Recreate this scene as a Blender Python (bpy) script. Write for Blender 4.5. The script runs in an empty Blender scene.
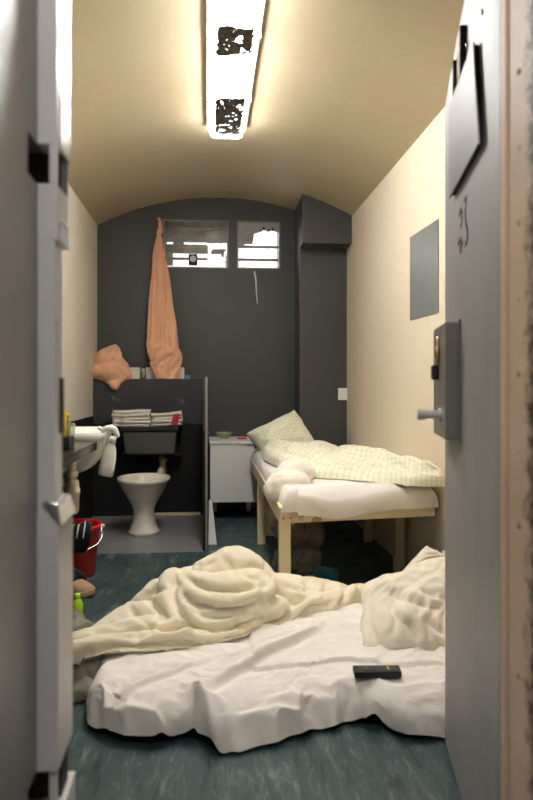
import bpy, bmesh, math, random
import numpy as np
from mathutils import Vector, Matrix, noise

random.seed(7)
SC = bpy.context.scene
COL = SC.collection
PI = math.pi

# ------------------------------------------------------------------ camera model
F, TH, CH = 690.0, math.atan(59.5 / 690.0), 1.0      # focal (px), yaw to the right, eye height
HZ = 386.0                                           # horizon row
FWD = Vector((math.sin(TH), math.cos(TH), 0)); RGT = Vector((math.cos(TH), -math.sin(TH), 0))
EYE = Vector((0, 0, CH))

def ray(u, v):
    return FWD + RGT * ((u - 266.5) / F) + Vector((0, 0, (HZ - v) / F))
def PY(u, v, y):
    r = ray(u, v); return EYE + r * (y / r.y)
def PZ(u, v, z):
    r = ray(u, v); return EYE + r * ((z - CH) / r.z)
def PX(u, v, x):
    r = ray(u, v); return EYE + r * (x / r.x)

# ------------------------------------------------------------------ materials
def new_mat(name):
    m = bpy.data.materials.new(name); m.use_nodes = True
    nt = m.node_tree
    b = nt.nodes['Principled BSDF']
    return m, nt, b
def N(nt, t, **kw):
    n = nt.nodes.new(t)
    for k, v in kw.items():
        if k in n.inputs.keys() if hasattr(n, 'inputs') else False: n.inputs[k].default_value = v
        else: setattr(n, k, v)
    return n
def ramp(nt, src, stops, interp='LINEAR'):
    r = nt.nodes.new('ShaderNodeValToRGB'); r.color_ramp.interpolation = interp
    e = r.color_ramp.elements
    while len(e) < len(stops): e.new(0.5)
    for i, (p, c) in enumerate(stops):
        e[i].position = p
        e[i].color = (c[0], c[1], c[2], 1) if not isinstance(c, (int, float)) else (c, c, c, 1)
    nt.links.new(src, r.inputs[0]); return r.outputs[0]
def tex_noise(nt, scale, detail=4, rough=.55, vec=None, dist=0):
    n = nt.nodes.new('ShaderNodeTexNoise')
    n.inputs['Scale'].default_value = scale; n.inputs['Detail'].default_value = detail
    n.inputs['Roughness'].default_value = rough; n.inputs['Distortion'].default_value = dist
    if vec is not None: nt.links.new(vec, n.inputs['Vector'])
    return n.outputs['Fac']
def coords(nt, scale=(1, 1, 1), rot=(0, 0, 0), kind='Object'):
    tc = nt.nodes.new('ShaderNodeTexCoord'); mp = nt.nodes.new('ShaderNodeMapping')
    mp.inputs['Scale'].default_value = scale; mp.inputs['Rotation'].default_value = rot
    nt.links.new(tc.outputs[kind], mp.inputs['Vector']); return mp.outputs['Vector']
def mix(nt, fac, a, b, mode='MIX'):
    m = nt.nodes.new('ShaderNodeMix'); m.data_type = 'RGBA'; m.blend_type = mode
    for sock, val in ((0, fac), (6, a), (7, b)):
        if isinstance(val, bpy.types.NodeSocket): nt.links.new(val, m.inputs[sock])
        elif sock == 0: m.inputs[0].default_value = val
        else: m.inputs[sock].default_value = (val[0], val[1], val[2], 1)
    return m.outputs[2]
def mathn(nt, op, a, b=0.0, c=None):
    m = nt.nodes.new('ShaderNodeMath'); m.operation = op
    for i, val in enumerate((a, b, c)):
        if val is None: continue
        if isinstance(val, bpy.types.NodeSocket): nt.links.new(val, m.inputs[i])
        else: m.inputs[i].default_value = val
    return m.outputs[0]
def bump(nt, b, src, strength=.2, dist=.01):
    n = nt.nodes.new('ShaderNodeBump'); n.inputs['Strength'].default_value = strength; n.inputs['Distance'].default_value = dist
    nt.links.new(src, n.inputs['Height']); nt.links.new(n.outputs[0], b.inputs['Normal'])

def plain(name, col, rough=.6, metal=0.0, var=.12, nscale=9, bmp=.08, spec=None, bscale=60):
    m, nt, b = new_mat(name)
    v = coords(nt)
    f = tex_noise(nt, nscale, 5, .6, v)
    c = ramp(nt, f, [(.3, [x * (1 - var) for x in col]), (.7, [min(1, x * (1 + var)) for x in col])])
    nt.links.new(c, b.inputs['Base Color'])
    b.inputs['Roughness'].default_value = rough; b.inputs['Metallic'].default_value = metal
    if spec is not None: b.inputs['Specular IOR Level'].default_value = spec
    if bmp: bump(nt, b, tex_noise(nt, bscale, 3, .6, v), bmp, .004)
    return m

def painted(name, col, stain, rough=.45, bmp=.12, amount=.5, chips=None, chip_amt=.72):
    m, nt, b = new_mat(name)
    v = coords(nt)
    big = tex_noise(nt, 1.3, 6, .62, v, .4)
    c = mix(nt, ramp(nt, big, [(.42, 0), (.72, amount)]), col, stain)
    fine = tex_noise(nt, 22, 5, .7, v)
    c = mix(nt, ramp(nt, fine, [(.35, .0), (.75, .22)]), c, stain)
    if chips:
        sp = tex_noise(nt, 5.5, 8, .72, v, .6)
        c = mix(nt, ramp(nt, sp, [(chip_amt, 0), (chip_amt + .02, .85)]), c, chips)
    nt.links.new(c, b.inputs['Base Color'])
    b.inputs['Roughness'].default_value = rough
    h = mix(nt, .5, tex_noise(nt, 45, 4, .6, v), tex_noise(nt, 6, 3, .5, v))
    bump(nt, b, h, bmp, .006)
    return m

def fabric(name, col, col2=None, rough=.9, bscale=14, bstr=.25, sheen=.2):
    m, nt, b = new_mat(name)
    v = coords(nt)
    col2 = col2 or [x * .88 for x in col]
    f = tex_noise(nt, 4, 5, .6, v)
    nt.links.new(ramp(nt, f, [(.35, col2), (.65, col)]), b.inputs['Base Color'])
    b.inputs['Roughness'].default_value = rough
    b.inputs['Sheen Weight'].default_value = sheen; b.inputs['Specular IOR Level'].default_value = .2
    w = tex_noise(nt, bscale, 4, .55, v, 1.2)
    g = tex_noise(nt, 260, 2, .5, v)
    h = mathn(nt, 'MULTIPLY_ADD', g, .08, w)
    bump(nt, b, h, bstr, .012)
    return m

M = {}
M['ceiling'] = painted('ceiling_paint', (.50, .42, .285), (.42, .34, .20), .5, .10, .55)
M['wall_r'] = painted('right_wall_paint', (.77, .67, .53), (.69, .57, .42), .5, .10, .35, (.60, .54, .36), .76)
M['grey'] = painted('grey_wall_paint', (.056, .059, .058), (.040, .042, .041), .5, .22, .5)
M['duct'] = None
M['column'] = painted('column_paint', (.062, .065, .064), (.045, .047, .046), .42, .16, .4)
M['black'] = plain('black_plastic', (.010, .010, .011), .5)
M['blackrub'] = plain('black_rubber', (.013, .013, .014), .8)
M['cream_metal'] = painted('cream_bed_paint', (.72, .62, .41), (.60, .48, .28), .45, .08, .5, (.33, .20, .07), .745)
M['white_board'] = painted('white_cabinet_paint', (.84, .82, .78), (.70, .67, .62), .5, .06, .5)
M['white_plastic'] = plain('white_plastic', (.80, .79, .76), .35, var=.03)
M['ceramic'] = painted('white_ceramic', (.86, .82, .73), (.40, .31, .19), .12, .02, .35)
M['basin'] = plain('basin_ceramic', (.82, .80, .76), .2, var=.04, bmp=0)
M['red_plastic'] = plain('red_plastic', (.62, .012, .012), .35, var=.08, bmp=.02)
M['orange'] = fabric('apricot_cloth', (.80, .46, .30), (.72, .39, .24), bscale=18, bstr=.3)
M['sheet'] = fabric('bed_sheet', (.86, .82, .77), (.82, .77, .71), bscale=7, bstr=.16)
M['duvet'] = fabric('cream_duvet', (.86, .79, .62), (.82, .74, .56), bscale=9, bstr=.22)
M['pillow'] = fabric('cream_pillow', (.86, .80, .68), (.80, .73, .60), bscale=8, bstr=.2)
M['white_fold'] = fabric('white_fold', (.86, .82, .72), (.80, .75, .64), bscale=9, bstr=.2)
M['steel'] = None
M['lockpaint'] = painted('lock_grey_paint', (.245, .232, .212), (.17, .155, .135), .35, .1, .5, (.16, .09, .04), .74)
M['chrome'] = plain('chrome', (.75, .75, .75), .18, 1.0, var=.05, bmp=.02)
M['knob'] = plain('satin_knob', (.62, .62, .60), .4, .35, var=.06, bmp=.02)
M['brass'] = plain('dull_brass', (.38, .30, .16), .35, 1.0)
M['frame'] = painted('jamb_grey_paint', (.28, .28, .275), (.22, .21, .205), .38, .2, .6, (.08, .05, .03), .77)
M['framelight'] = painted('jamb_light_paint', (.80, .76, .75), (.66, .63, .61), .32, .12, .5)
M['silver'] = plain('worn_steel', (.62, .63, .65), .25, 1.0, var=.2, nscale=20)
M['rustshade'] = painted('rust_and_hole_shade', (.020, .015, .012), (.06, .03, .015), .9, .3, .6)  # near-black: rust, and shade painted inside the strike pockets
M['concrete'] = painted('corridor_paint', (.42, .42, .42), (.34, .33, .32), .6, .1, .4)
M['slab'] = plain('black_worktop', (.022, .020, .019), .22, var=.2, bmp=.05)
M['trap'] = plain('cream_pvc', (.62, .55, .40), .4, var=.1, bmp=.02)
M['beige'] = plain('beige_shoe_sole', (.48, .31, .17), .6)
M['darkcloth'] = fabric('black_cloth', (.010, .010, .011), (.007, .007, .008), bstr=.2)
M['teal'] = fabric('teal_cloth', (.01, .10, .10), bstr=.3)
M['yellow'] = plain('yellow_plastic', (.62, .50, .03), .3, var=.06, bmp=0)
M['olive'] = plain('pale_green_bottle', (.30, .33, .16), .3, var=.06, bmp=0)
M['neon'] = plain('neon_bottle', (.55, .90, .02), .35, var=.05, bmp=0)
M['bowlgreen'] = plain('green_bowl_glaze', (.28, .32, .17), .3, var=.08, bmp=0)
M['blue'] = plain('blue_packet', (.04, .25, .50), .4)
M['paper'] = plain('white_card', (.78, .74, .68), .8, var=.06)
M['ink'] = plain('black_marker', (.03, .03, .032), .6, var=.05)
M['grey_card'] = painted('noticeboard_grey', (.22, .225, .225), (.16, .165, .165), .28, .45, .4)
M['fixture_metal'] = plain('fixture_housing', (.62, .60, .55), .4, var=.08)
M['orange_led'] = plain('orange_button', (.9, .15, .02), .4, var=0, bmp=0)
M['green_btn'] = plain('green_button', (.10, .5, .1), .4, var=0, bmp=0)
M['yellow_btn'] = plain('yellow_button', (.8, .6, .05), .4, var=0, bmp=0)
M['grey_btn'] = plain('grey_button', (.12, .12, .12), .4, var=0, bmp=0)

# left cell wall: cream above, dark paint band below, blackened for under-sink shade
m, nt, b = new_mat('left_wall_paint'); M['wall_l'] = m
v = coords(nt); sep = nt.nodes.new('ShaderNodeSeparateXYZ'); nt.links.new(v, sep.inputs[0])
edge = mathn(nt, 'MULTIPLY_ADD', tex_noise(nt, 30, 2, .5, v), .01, sep.outputs['Z'])
f = mathn(nt, 'LESS_THAN', edge, .775)
st = mix(nt, ramp(nt, tex_noise(nt, 1.5, 6, .6, v), [(.4, 0), (.7, .4)]), (.74, .67, .56), (.64, .55, .42))
nt.links.new(mix(nt, f, st, (.008, .008, .008)), b.inputs['Base Color']); b.inputs['Roughness'].default_value = .65; b.inputs['Specular IOR Level'].default_value = .25
bump(nt, b, tex_noise(nt, 40, 4, .6, v), .12, .006)

# boxed duct wall behind the toilet: dark blue-grey with scuffs, black lower left
m, nt, b = new_mat('duct_wall_paint'); M['duct'] = m
v = coords(nt); sep = nt.nodes.new('ShaderNodeSeparateXYZ'); nt.links.new(v, sep.inputs[0])
base = mix(nt, ramp(nt, tex_noise(nt, 2, 5, .6, v), [(.4, 0), (.7, .6)]), (.052, .053, .058), (.036, .037, .040))
sp = tex_noise(nt, 7, 8, .75, v, .8)
base = mix(nt, ramp(nt, sp, [(.605, 0), (.64, .5)]), base, (.30, .28, .24))
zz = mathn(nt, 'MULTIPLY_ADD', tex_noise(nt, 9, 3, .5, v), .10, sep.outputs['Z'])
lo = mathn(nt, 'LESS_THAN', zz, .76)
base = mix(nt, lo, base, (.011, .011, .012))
nt.links.new(base, b.inputs['Base Color']); b.inputs['Roughness'].default_value = .6; b.inputs['Specular IOR Level'].default_value = .25
bump(nt, b, tex_noise(nt, 30, 4, .6, v), .15, .006)

# streaked teal vinyl floor
def floor_mat(name, dark, midc, light, rough):
    m, nt, b = new_mat(name)
    v = coords(nt, (9, 1.7, 1), (0, 0, math.radians(-14)))
    s1 = tex_noise(nt, 2.2, 9, .68, v, .9)
    c = ramp(nt, s1, [(.36, dark), (.47, midc), (.55, midc), (.67, light)])
    v2 = coords(nt, (20, 4, 1), (0, 0, math.radians(-20)))
    s2 = tex_noise(nt, 2.0, 8, .7, v2, 1.5)
    c = mix(nt, ramp(nt, s2, [(.54, 0), (.66, .6)]), c, light)
    nt.links.new(c, b.inputs['Base Color'])
    v3 = coords(nt)
    r = ramp(nt, tex_noise(nt, 5, 5, .6, v3), [(.3, rough - .08), (.7, rough + .12)])
    nt.links.new(r, b.inputs['Roughness'])
    bump(nt, b, s1, .06, .004)
    return m
M['floor'] = floor_mat('teal_vinyl', (.013, .027, .030), (.034, .066, .070), (.15, .19, .185), .42)
M['greyfloor'] = painted('grey_floor_paint', (.215, .215, .22), (.15, .15, .155), .4, .12, .6, (.05, .05, .05), .64)

# brushed steel door skin
def steel(name, base, rough, metal=.85):
    m, nt, b = new_mat(name)
    v = coords(nt, (60, 60, 1.2)); f = tex_noise(nt, 2, 6, .6, v)
    v2 = coords(nt); g = tex_noise(nt, 3, 5, .6, v2)
    c = mix(nt, ramp(nt, f, [(.3, 0), (.7, .5)]), base, [x * .82 for x in base])
    nt.links.new(mix(nt, ramp(nt, g, [(.5, 0), (.8, .5)]), c, [x * .7 for x in base]), b.inputs['Base Color'])
    b.inputs['Metallic'].default_value = metal
    r = mathn(nt, 'MULTIPLY_ADD', g, .22, rough - .1)
    nt.links.new(r, b.inputs['Roughness'])
    bump(nt, b, f, .04, .002)
    return m
M['steel'] = steel('brushed_steel_door', (.36, .365, .375), .55, .5)
M['steel2'] = steel('hatch_steel', (.22, .22, .225), .5, .6)

# cream reveal with rust bleeding from its outer edge
m, nt, b = new_mat('rusty_cream_paint'); M['rustcream'] = m
v = coords(nt); sep = nt.nodes.new('ShaderNodeSeparateXYZ'); nt.links.new(v, sep.inputs[0])
c = mix(nt, ramp(nt, tex_noise(nt, 4, 6, .6, v), [(.4, 0), (.75, .5)]), (.74, .55, .41), (.56, .39, .26))
nn = tex_noise(nt, 24, 6, .7, v)
edge = mathn(nt, 'MULTIPLY_ADD', nn, -.13, mathn(nt, 'MULTIPLY_ADD', sep.outputs['Y'], -1.0, PX(526, 400, .51).y + .092))
c = mix(nt, ramp(nt, edge, [(.0, 0), (.018, .5), (.032, 1)]), c, (.060, .022, .007))
nt.links.new(c, b.inputs['Base Color']); b.inputs['Roughness'].default_value = .5
bump(nt, b, tex_noise(nt, 30, 4, .6, v), .15, .004)

# checked bedding (uv based)
def checked(name, a, bcol, ccol, n):
    m, nt, b = new_mat(name)
    tc = nt.nodes.new('ShaderNodeTexCoord'); sep = nt.nodes.new('ShaderNodeSeparateXYZ'); nt.links.new(tc.outputs['UV'], sep.inputs[0])
    def stripe(s, th):
        fr = mathn(nt, 'FRACT', mathn(nt, 'MULTIPLY', s, n))
        return mathn(nt, 'LESS_THAN', fr, th)
    su = stripe(sep.outputs['X'], .42); sv = stripe(sep.outputs['Y'], .42)
    c = mix(nt, mathn(nt, 'MULTIPLY', su, .42), a, bcol)
    c = mix(nt, mathn(nt, 'MULTIPLY', sv, .42), c, bcol)
    c = mix(nt, mathn(nt, 'MULTIPLY', mathn(nt, 'MULTIPLY', su, sv), .35), c, ccol)
    nt.links.new(c, b.inputs['Base Color'])
    b.inputs['Roughness'].default_value = .9; b.inputs['Sheen Weight'].default_value = .2; b.inputs['Specular IOR Level'].default_value = .2
    v = coords(nt); bump(nt, b, tex_noise(nt, 12, 4, .55, v, 1.0), .2, .012)
    return m
M['check'] = checked('checked_bedding', (.84, .80, .66), (.66, .67, .44), (.56, .63, .50), 1.0)

# newspaper: printed columns
m, nt, b = new_mat('newsprint'); M['news'] = m
v = coords(nt)
vv = coords(nt, (1, 1, 1)); 
br = nt.nodes.new('ShaderNodeTexBrick'); nt.links.new(coords(nt, (1, 1, 1), (PI / 2, 0, 0)), br.inputs['Vector'])
br.inputs['Scale'].default_value = 30; br.inputs['Mortar Size'].default_value = .03
br.inputs['Color1'].default_value = (.22, .20, .18, 1); br.inputs['Color2'].default_value = (.70, .64, .56, 1); br.inputs['Mortar'].default_value = (.72, .66, .58, 1)
c = mix(nt, ramp(nt, tex_noise(nt, 14, 3, .5, v), [(.50, 0), (.56, .8)], 'CONSTANT'), (.74, .68, .60), br.outputs[0])
nt.links.new(c, b.inputs['Base Color']); b.inputs['Roughness'].default_value = .85
M['newsred'] = plain('red_print', (.50, .03, .03), .8, var=.1)
M['newsdark'] = plain('dark_print', (.06, .055, .05), .85, var=.3, nscale=30)

# crumpled clear plastic
def clear(name, col, alpha, rough=.25):
    m, nt, b = new_mat(name)
    v = coords(nt)
    b.inputs['Base Color'].default_value = (*col, 1); b.inputs['Roughness'].default_value = rough
    nt.links.new(ramp(nt, tex_noise(nt, 9, 5, .7, v, 1), [(.3, alpha * .6), (.7, min(1, alpha * 1.4))]), b.inputs['Alpha'])
    bump(nt, b, tex_noise(nt, 28, 5, .7, v, 2), .8, .02)
    return m
M['bag'] = clear('clear_plastic_bag', (.55, .50, .40), .55)
M['bagdark'] = clear('grey_plastic_bag', (.20, .175, .15), .8)
M['bagpale'] = clear('cloudy_plastic_bag', (.62, .57, .46), .8)
M['tumbler'] = clear('clear_tumbler', (.65, .70, .60), .35, .1)

# window pane: thin dusty polycarbonate
m, nt, b = new_mat('dusty_pane'); M['pane'] = m
v = coords(nt)
tr = nt.nodes.new('ShaderNodeBsdfTransparent'); gl = nt.nodes.new('ShaderNodeBsdfGlossy'); gl.inputs['Roughness'].default_value = .04
df = nt.nodes.new('ShaderNodeBsdfDiffuse'); df.inputs['Color'].default_value = (.5, .48, .42, 1)
fr = nt.nodes.new('ShaderNodeFresnel'); fr.inputs['IOR'].default_value = 1.5
m1 = nt.nodes.new('ShaderNodeMixShader'); nt.links.new(fr.outputs[0], m1.inputs[0]); nt.links.new(tr.outputs[0], m1.inputs[1]); nt.links.new(gl.outputs[0], m1.inputs[2])
m2 = nt.nodes.new('ShaderNodeMixShader')
nt.links.new(ramp(nt, tex_noise(nt, 9, 7, .7, v), [(.45, .04), (.75, .4)]), m2.inputs[0])
nt.links.new(m1.outputs[0], m2.inputs[1]); nt.links.new(df.outputs[0], m2.inputs[2])
nt.links.new(m2.outputs[0], nt.nodes['Material Output'].inputs['Surface'])

# lamp diffuser: glowing, with burnt bands
LAMP_S = 65.0
m, nt, b = new_mat('lamp_diffuser'); M['lamp'] = m
v = coords(nt); sep = nt.nodes.new('ShaderNodeSeparateXYZ'); nt.links.new(v, sep.inputs[0])
wob = mathn(nt, 'MULTIPLY_ADD', tex_noise(nt, 9, 5, .7, v), .22, mathn(nt, 'ADD', sep.outputs['Y'], -.11))
def band(c0, w):
    d = mathn(nt, 'ABSOLUTE', mathn(nt, 'SUBTRACT', wob, c0))
    return mathn(nt, 'LESS_THAN', d, w)
soot = mathn(nt, 'MAXIMUM', band(2.90, .125), band(3.72, .25))
holes = mathn(nt, 'LESS_THAN', tex_noise(nt, 26, 5, .72, v, .6), .63)
soot = mathn(nt, 'MULTIPLY', soot, holes)
flank = mathn(nt, 'LESS_THAN', mathn(nt, 'MULTIPLY_ADD', tex_noise(nt, 30, 4, .7, v), .06, mathn(nt, 'ABSOLUTE', mathn(nt, 'SUBTRACT', sep.outputs['X'], .118))), .108)
spots = mathn(nt, 'GREATER_THAN', tex_noise(nt, 11, 6, .75, v, .8), .71)
soot = mathn(nt, 'MULTIPLY', mathn(nt, 'MAXIMUM', soot, spots), flank)
b.inputs['Emission Color'].default_value = (1, .985, .96, 1)
b.inputs['Base Color'].default_value = (.75, .75, .7, 1)
nt.links.new(mix(nt, soot, (.75, .75, .7), ramp(nt, tex_noise(nt, 40, 4, .6, v), [(.4, (.015, .013, .010)), (.7, (.16, .13, .08))])), b.inputs['Base Color'])
side = mathn(nt, 'MULTIPLY_ADD', mathn(nt, 'LESS_THAN', mathn(nt, 'ABSOLUTE', mathn(nt, 'SUBTRACT', sep.outputs['X'], .112)), .089), .3, .7)
nt.links.new(mathn(nt, 'MULTIPLY', mathn(nt, 'MULTIPLY', mathn(nt, 'SUBTRACT', 1.0, soot), LAMP_S), side), b.inputs['Emission Strength'])

m, nt, b = new_mat('corridor_lamp_glow'); M['clamp'] = m
b.inputs['Emission Color'].default_value = (1, .97, .93, 1); b.inputs['Emission Strength'].default_value = 32.0

# ------------------------------------------------------------------ mesh helpers
def link(name, me, mat, parent=None, smooth=False):
    o = bpy.data.objects.new(name, me); COL.objects.link(o)
    if mat is not None:
        for mm in (mat if isinstance(mat, (list, tuple)) else [mat]): me.materials.append(mm)
    if smooth:
        me.polygons.foreach_set('use_smooth', [True] * len(me.polygons))
    if parent is not None:
        o.parent = parent
        if parent.type == 'EMPTY' and not parent.get('_local'):
            o.matrix_parent_inverse = Matrix.Translation(-parent.location)
    return o
def build(name, parts, mat, parent=None, smooth=False):
    V, Fc, I = [], [], []
    for p in parts:
        k = len(V); V += [tuple(q) for q in p[0]]; Fc += [tuple(i + k for i in f) for f in p[1]]
        I += [p[2] if len(p) > 2 else 0] * len(p[1])
    me = bpy.data.meshes.new(name); me.from_pydata(V, [], Fc); me.update()
    me.polygons.foreach_set('material_index', I)
    bm = bmesh.new(); bm.from_mesh(me); bmesh.ops.recalc_face_normals(bm, faces=bm.faces); bm.to_mesh(me); bm.free()
    return link(name, me, mat, parent, smooth)
def hexa(c, mi=0):
    """8 corners: bottom 4 ccw then top 4"""
    return (c, [(3, 2, 1, 0), (4, 5, 6, 7), (0, 1, 5, 4), (1, 2, 6, 5), (2, 3, 7, 6), (3, 0, 4, 7)], mi)
def bx(x0, x1, y0, y1, z0, z1, mi=0):
    return hexa([(x0, y0, z0), (x1, y0, z0), (x1, y1, z0), (x0, y1, z0), (x0, y0, z1), (x1, y0, z1), (x1, y1, z1), (x0, y1, z1)], mi)
def bevel(o, w, seg=2):
    bm = bmesh.new(); bm.from_mesh(o.data)
    bmesh.ops.bevel(bm, geom=list(bm.edges), offset=w, segments=seg, profile=.6, affect='EDGES', clamp_overlap=True)
    bm.to_mesh(o.data); bm.free(); return o
def rings(rs, cap0=True, cap1=True):
    V = [p for r in rs for p in r]; n = len(rs[0]); Fc = []
    for i in range(len(rs) - 1):
        for j in range(n):
            Fc.append((i * n + j, i * n + (j + 1) % n, (i + 1) * n + (j + 1) % n, (i + 1) * n + j))
    if cap0: Fc.append(tuple(reversed(range(n))))
    if cap1: Fc.append(tuple((len(rs) - 1) * n + j for j in range(n)))
    return (V, Fc)
def lathe(cx, cy, prof, n=28, sx=1, sy=1):
    rs = [[(cx + r * sx * math.cos(2 * PI * j / n), cy + r * sy * math.sin(2 * PI * j / n), z) for j in range(n)] for r, z in prof]
    return rings(rs)
def tube(pts, rad, n=12, ends=True):
    pts = [Vector(p) for p in pts]
    if isinstance(rad, (int, float)): rad = [rad] * len(pts)
    rs = []; up = Vector((0, 0, 1))
    P, R, T = [], [], []
    for i, p in enumerate(pts):
        t = (pts[min(i + 1, len(pts) - 1)] - pts[max(i - 1, 0)]).normalized(); P.append(p); R.append(rad[i]); T.append(t)
    if ends:
        pre = [(P[0] - T[0] * R[0] * math.sin(a), R[0] * math.cos(a), T[0]) for a in (1.45, 1.1, .75, .4)]
        post = [(P[-1] + T[-1] * R[-1] * math.sin(a), R[-1] * math.cos(a), T[-1]) for a in (.4, .75, 1.1, 1.45)]
        seq = pre + list(zip(P, R, T)) + post
    else: seq = list(zip(P, R, T))
    for p, r, t in seq:
        a = t.cross(up)
        if a.length < .05: a = t.cross(Vector((1, 0, 0)))
        a.normalize(); b2 = a.cross(t).normalized()
        rs.append([p + a * r * math.cos(2 * PI * j / n) + b2 * r * math.sin(2 * PI * j / n) for j in range(n)])
    return rings(rs)
def spline(pts, n=8):
    pts = [np.array(p, float) for p in pts]; out = []
    for i in range(len(pts) - 1):
        p0 = pts[max(i - 1, 0)]; p1 = pts[i]; p2 = pts[i + 1]; p3 = pts[min(i + 2, len(pts) - 1)]
        for k in range(n):
            t = k / n
            out.append(.5 * (2 * p1 + (p2 - p0) * t + (2 * p0 - 5 * p1 + 4 * p2 - p3) * t * t + (3 * p1 - p0 - 3 * p2 + p3) * t ** 3))
    out.append(pts[-1]); return out

def grid(name, pos, nu, nv, mat, parent=None, uvs=None, closed_u=False):
    """pos: array (nu,nv,3)"""
    V = pos.reshape(-1, 3); Fc = []
    for i in range(nu - (0 if closed_u else 1)):
        i2 = (i + 1) % nu
        for j in range(nv - 1): Fc.append((i * nv + j, i2 * nv + j, i2 * nv + j + 1, i * nv + j + 1))
    me = bpy.data.meshes.new(name); me.from_pydata(V.tolist(), [], Fc); me.update()
    if uvs is not None:
        ul = me.uv_layers.new(name='UVMap'); U = uvs.reshape(-1, 2)
        li = np.zeros(len(me.loops), np.int32); me.loops.foreach_get('vertex_index', li)
        ul.data.foreach_set('uv', U[li].ravel())
    return link(name, me, mat, parent, True)

def ridged(p, s, seed=0.0, octaves=3):
    q = Vector((p[0] * s + seed, p[1] * s - seed * .7, p[2] * s + seed * .3))
    w = noise.noise_vector(q * .6) * .7
    q = q + w; tot = 0; amp = 1; nrm = 0
    for k in range(octaves):
        tot += amp * (1 - abs(noise.noise(q)) * 2.0); nrm += amp; q = q * 2.03; amp *= .5
    return tot / nrm

def blob(name, tubes, mat, parent=None, voxel=.012, smooth=6, wr=(.006, 9.0), seed=1.0, zmin=None, extra=None):
    """soft cloth mass grown from overlapping rolls, fused to one skin"""
    V, Fc = [], []
    for t in tubes:
        k = len(V); V += [tuple(p) for p in t[0]]; Fc += [tuple(i + k for i in f) for f in t[1]]
    me = bpy.data.meshes.new(name + '_src'); me.from_pydata(V, [], Fc); me.update()
    bm = bmesh.new(); bm.from_mesh(me); bmesh.ops.recalc_face_normals(bm, faces=bm.faces); bm.to_mesh(me); bm.free()
    o = bpy.data.objects.new(name + '_src', me); COL.objects.link(o)
    r = o.modifiers.new('r', 'REMESH'); r.mode = 'VOXEL'; r.voxel_size = voxel
    if smooth:
        s = o.modifiers.new('s', 'SMOOTH'); s.factor = .5; s.iterations = smooth
    dg = bpy.context.evaluated_depsgraph_get(); dg.update()
    res = bpy.data.meshes.new_from_object(o.evaluated_get(dg)); res.name = name
    bpy.data.objects.remove(o); bpy.data.meshes.remove(me)
    n = len(res.vertices); co = np.zeros(n * 3); no = np.zeros(n * 3)
    res.vertices.foreach_get('co', co); res.vertices.foreach_get('normal', no)
    co = co.reshape(-1, 3); no = no.reshape(-1, 3)
    d = np.array([wr[0] * (ridged(p, wr[1], seed) - .35) for p in co])
    if extra is not None: d = d + extra(co)
    co = co + no * d[:, None]
    if zmin is not None:
        zm = zmin(co) if callable(zmin) else zmin
        co[:, 2] = np.maximum(co[:, 2], zm)
    res.vertices.foreach_set('co', co.ravel()); res.update()
    return link(name, res, mat, parent, True)

def wrinkle(o, frames=14, grow=.18, pressure=0.0, hold=.12, bend=.08, stiff=12.0, grav=0.0, quality=3, holdw=None, selfcol=False):
    """let the skin buckle like cloth: the fabric is given more length than its form needs"""
    me = o.data
    g = o.vertex_groups.new(name='hold')
    if holdw is None: g.add(list(range(len(me.vertices))), hold, 'REPLACE')
    else:
        for i, w_ in enumerate(holdw): g.add([i], float(w_), 'REPLACE')
    m = o.modifiers.new('cloth', 'CLOTH'); c = m.settings
    c.quality = quality; c.mass = .25; c.tension_stiffness = stiff; c.compression_stiffness = stiff; c.shear_stiffness = stiff * .4
    c.bending_stiffness = bend; c.air_damping = 2.0; c.tension_damping = 8; c.compression_damping = 8
    c.vertex_group_mass = 'hold'; c.pin_stiffness = 1.0; c.shrink_min = -grow; c.shrink_max = -grow
    if pressure: c.use_pressure = True; c.uniform_pressure_force = pressure
    c.effector_weights.gravity = grav
    m.collision_settings.use_collision = False; m.collision_settings.use_self_collision = selfcol
    m.point_cache.frame_start = 1; m.point_cache.frame_end = frames + 2
    SC.frame_start = 1; SC.frame_end = frames + 2
    for f in range(1, frames + 1): SC.frame_set(f)
    dg = bpy.context.evaluated_depsgraph_get()
    ev = o.evaluated_get(dg).to_mesh(); n = len(ev.vertices); co = np.zeros(n * 3); ev.vertices.foreach_get('co', co)
    o.evaluated_get(dg).to_mesh_clear(); o.modifiers.remove(m); o.vertex_groups.clear(); SC.frame_set(1)
    me.vertices.foreach_set('co', co); me.update(); return o
def clampz(o, fn):
    me = o.data; n = len(me.vertices); co = np.zeros(n * 3); me.vertices.foreach_get('co', co); co = co.reshape(-1, 3)
    co[:, 2] = np.maximum(co[:, 2], fn(co)); me.vertices.foreach_set('co', co.ravel()); me.update()

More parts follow.
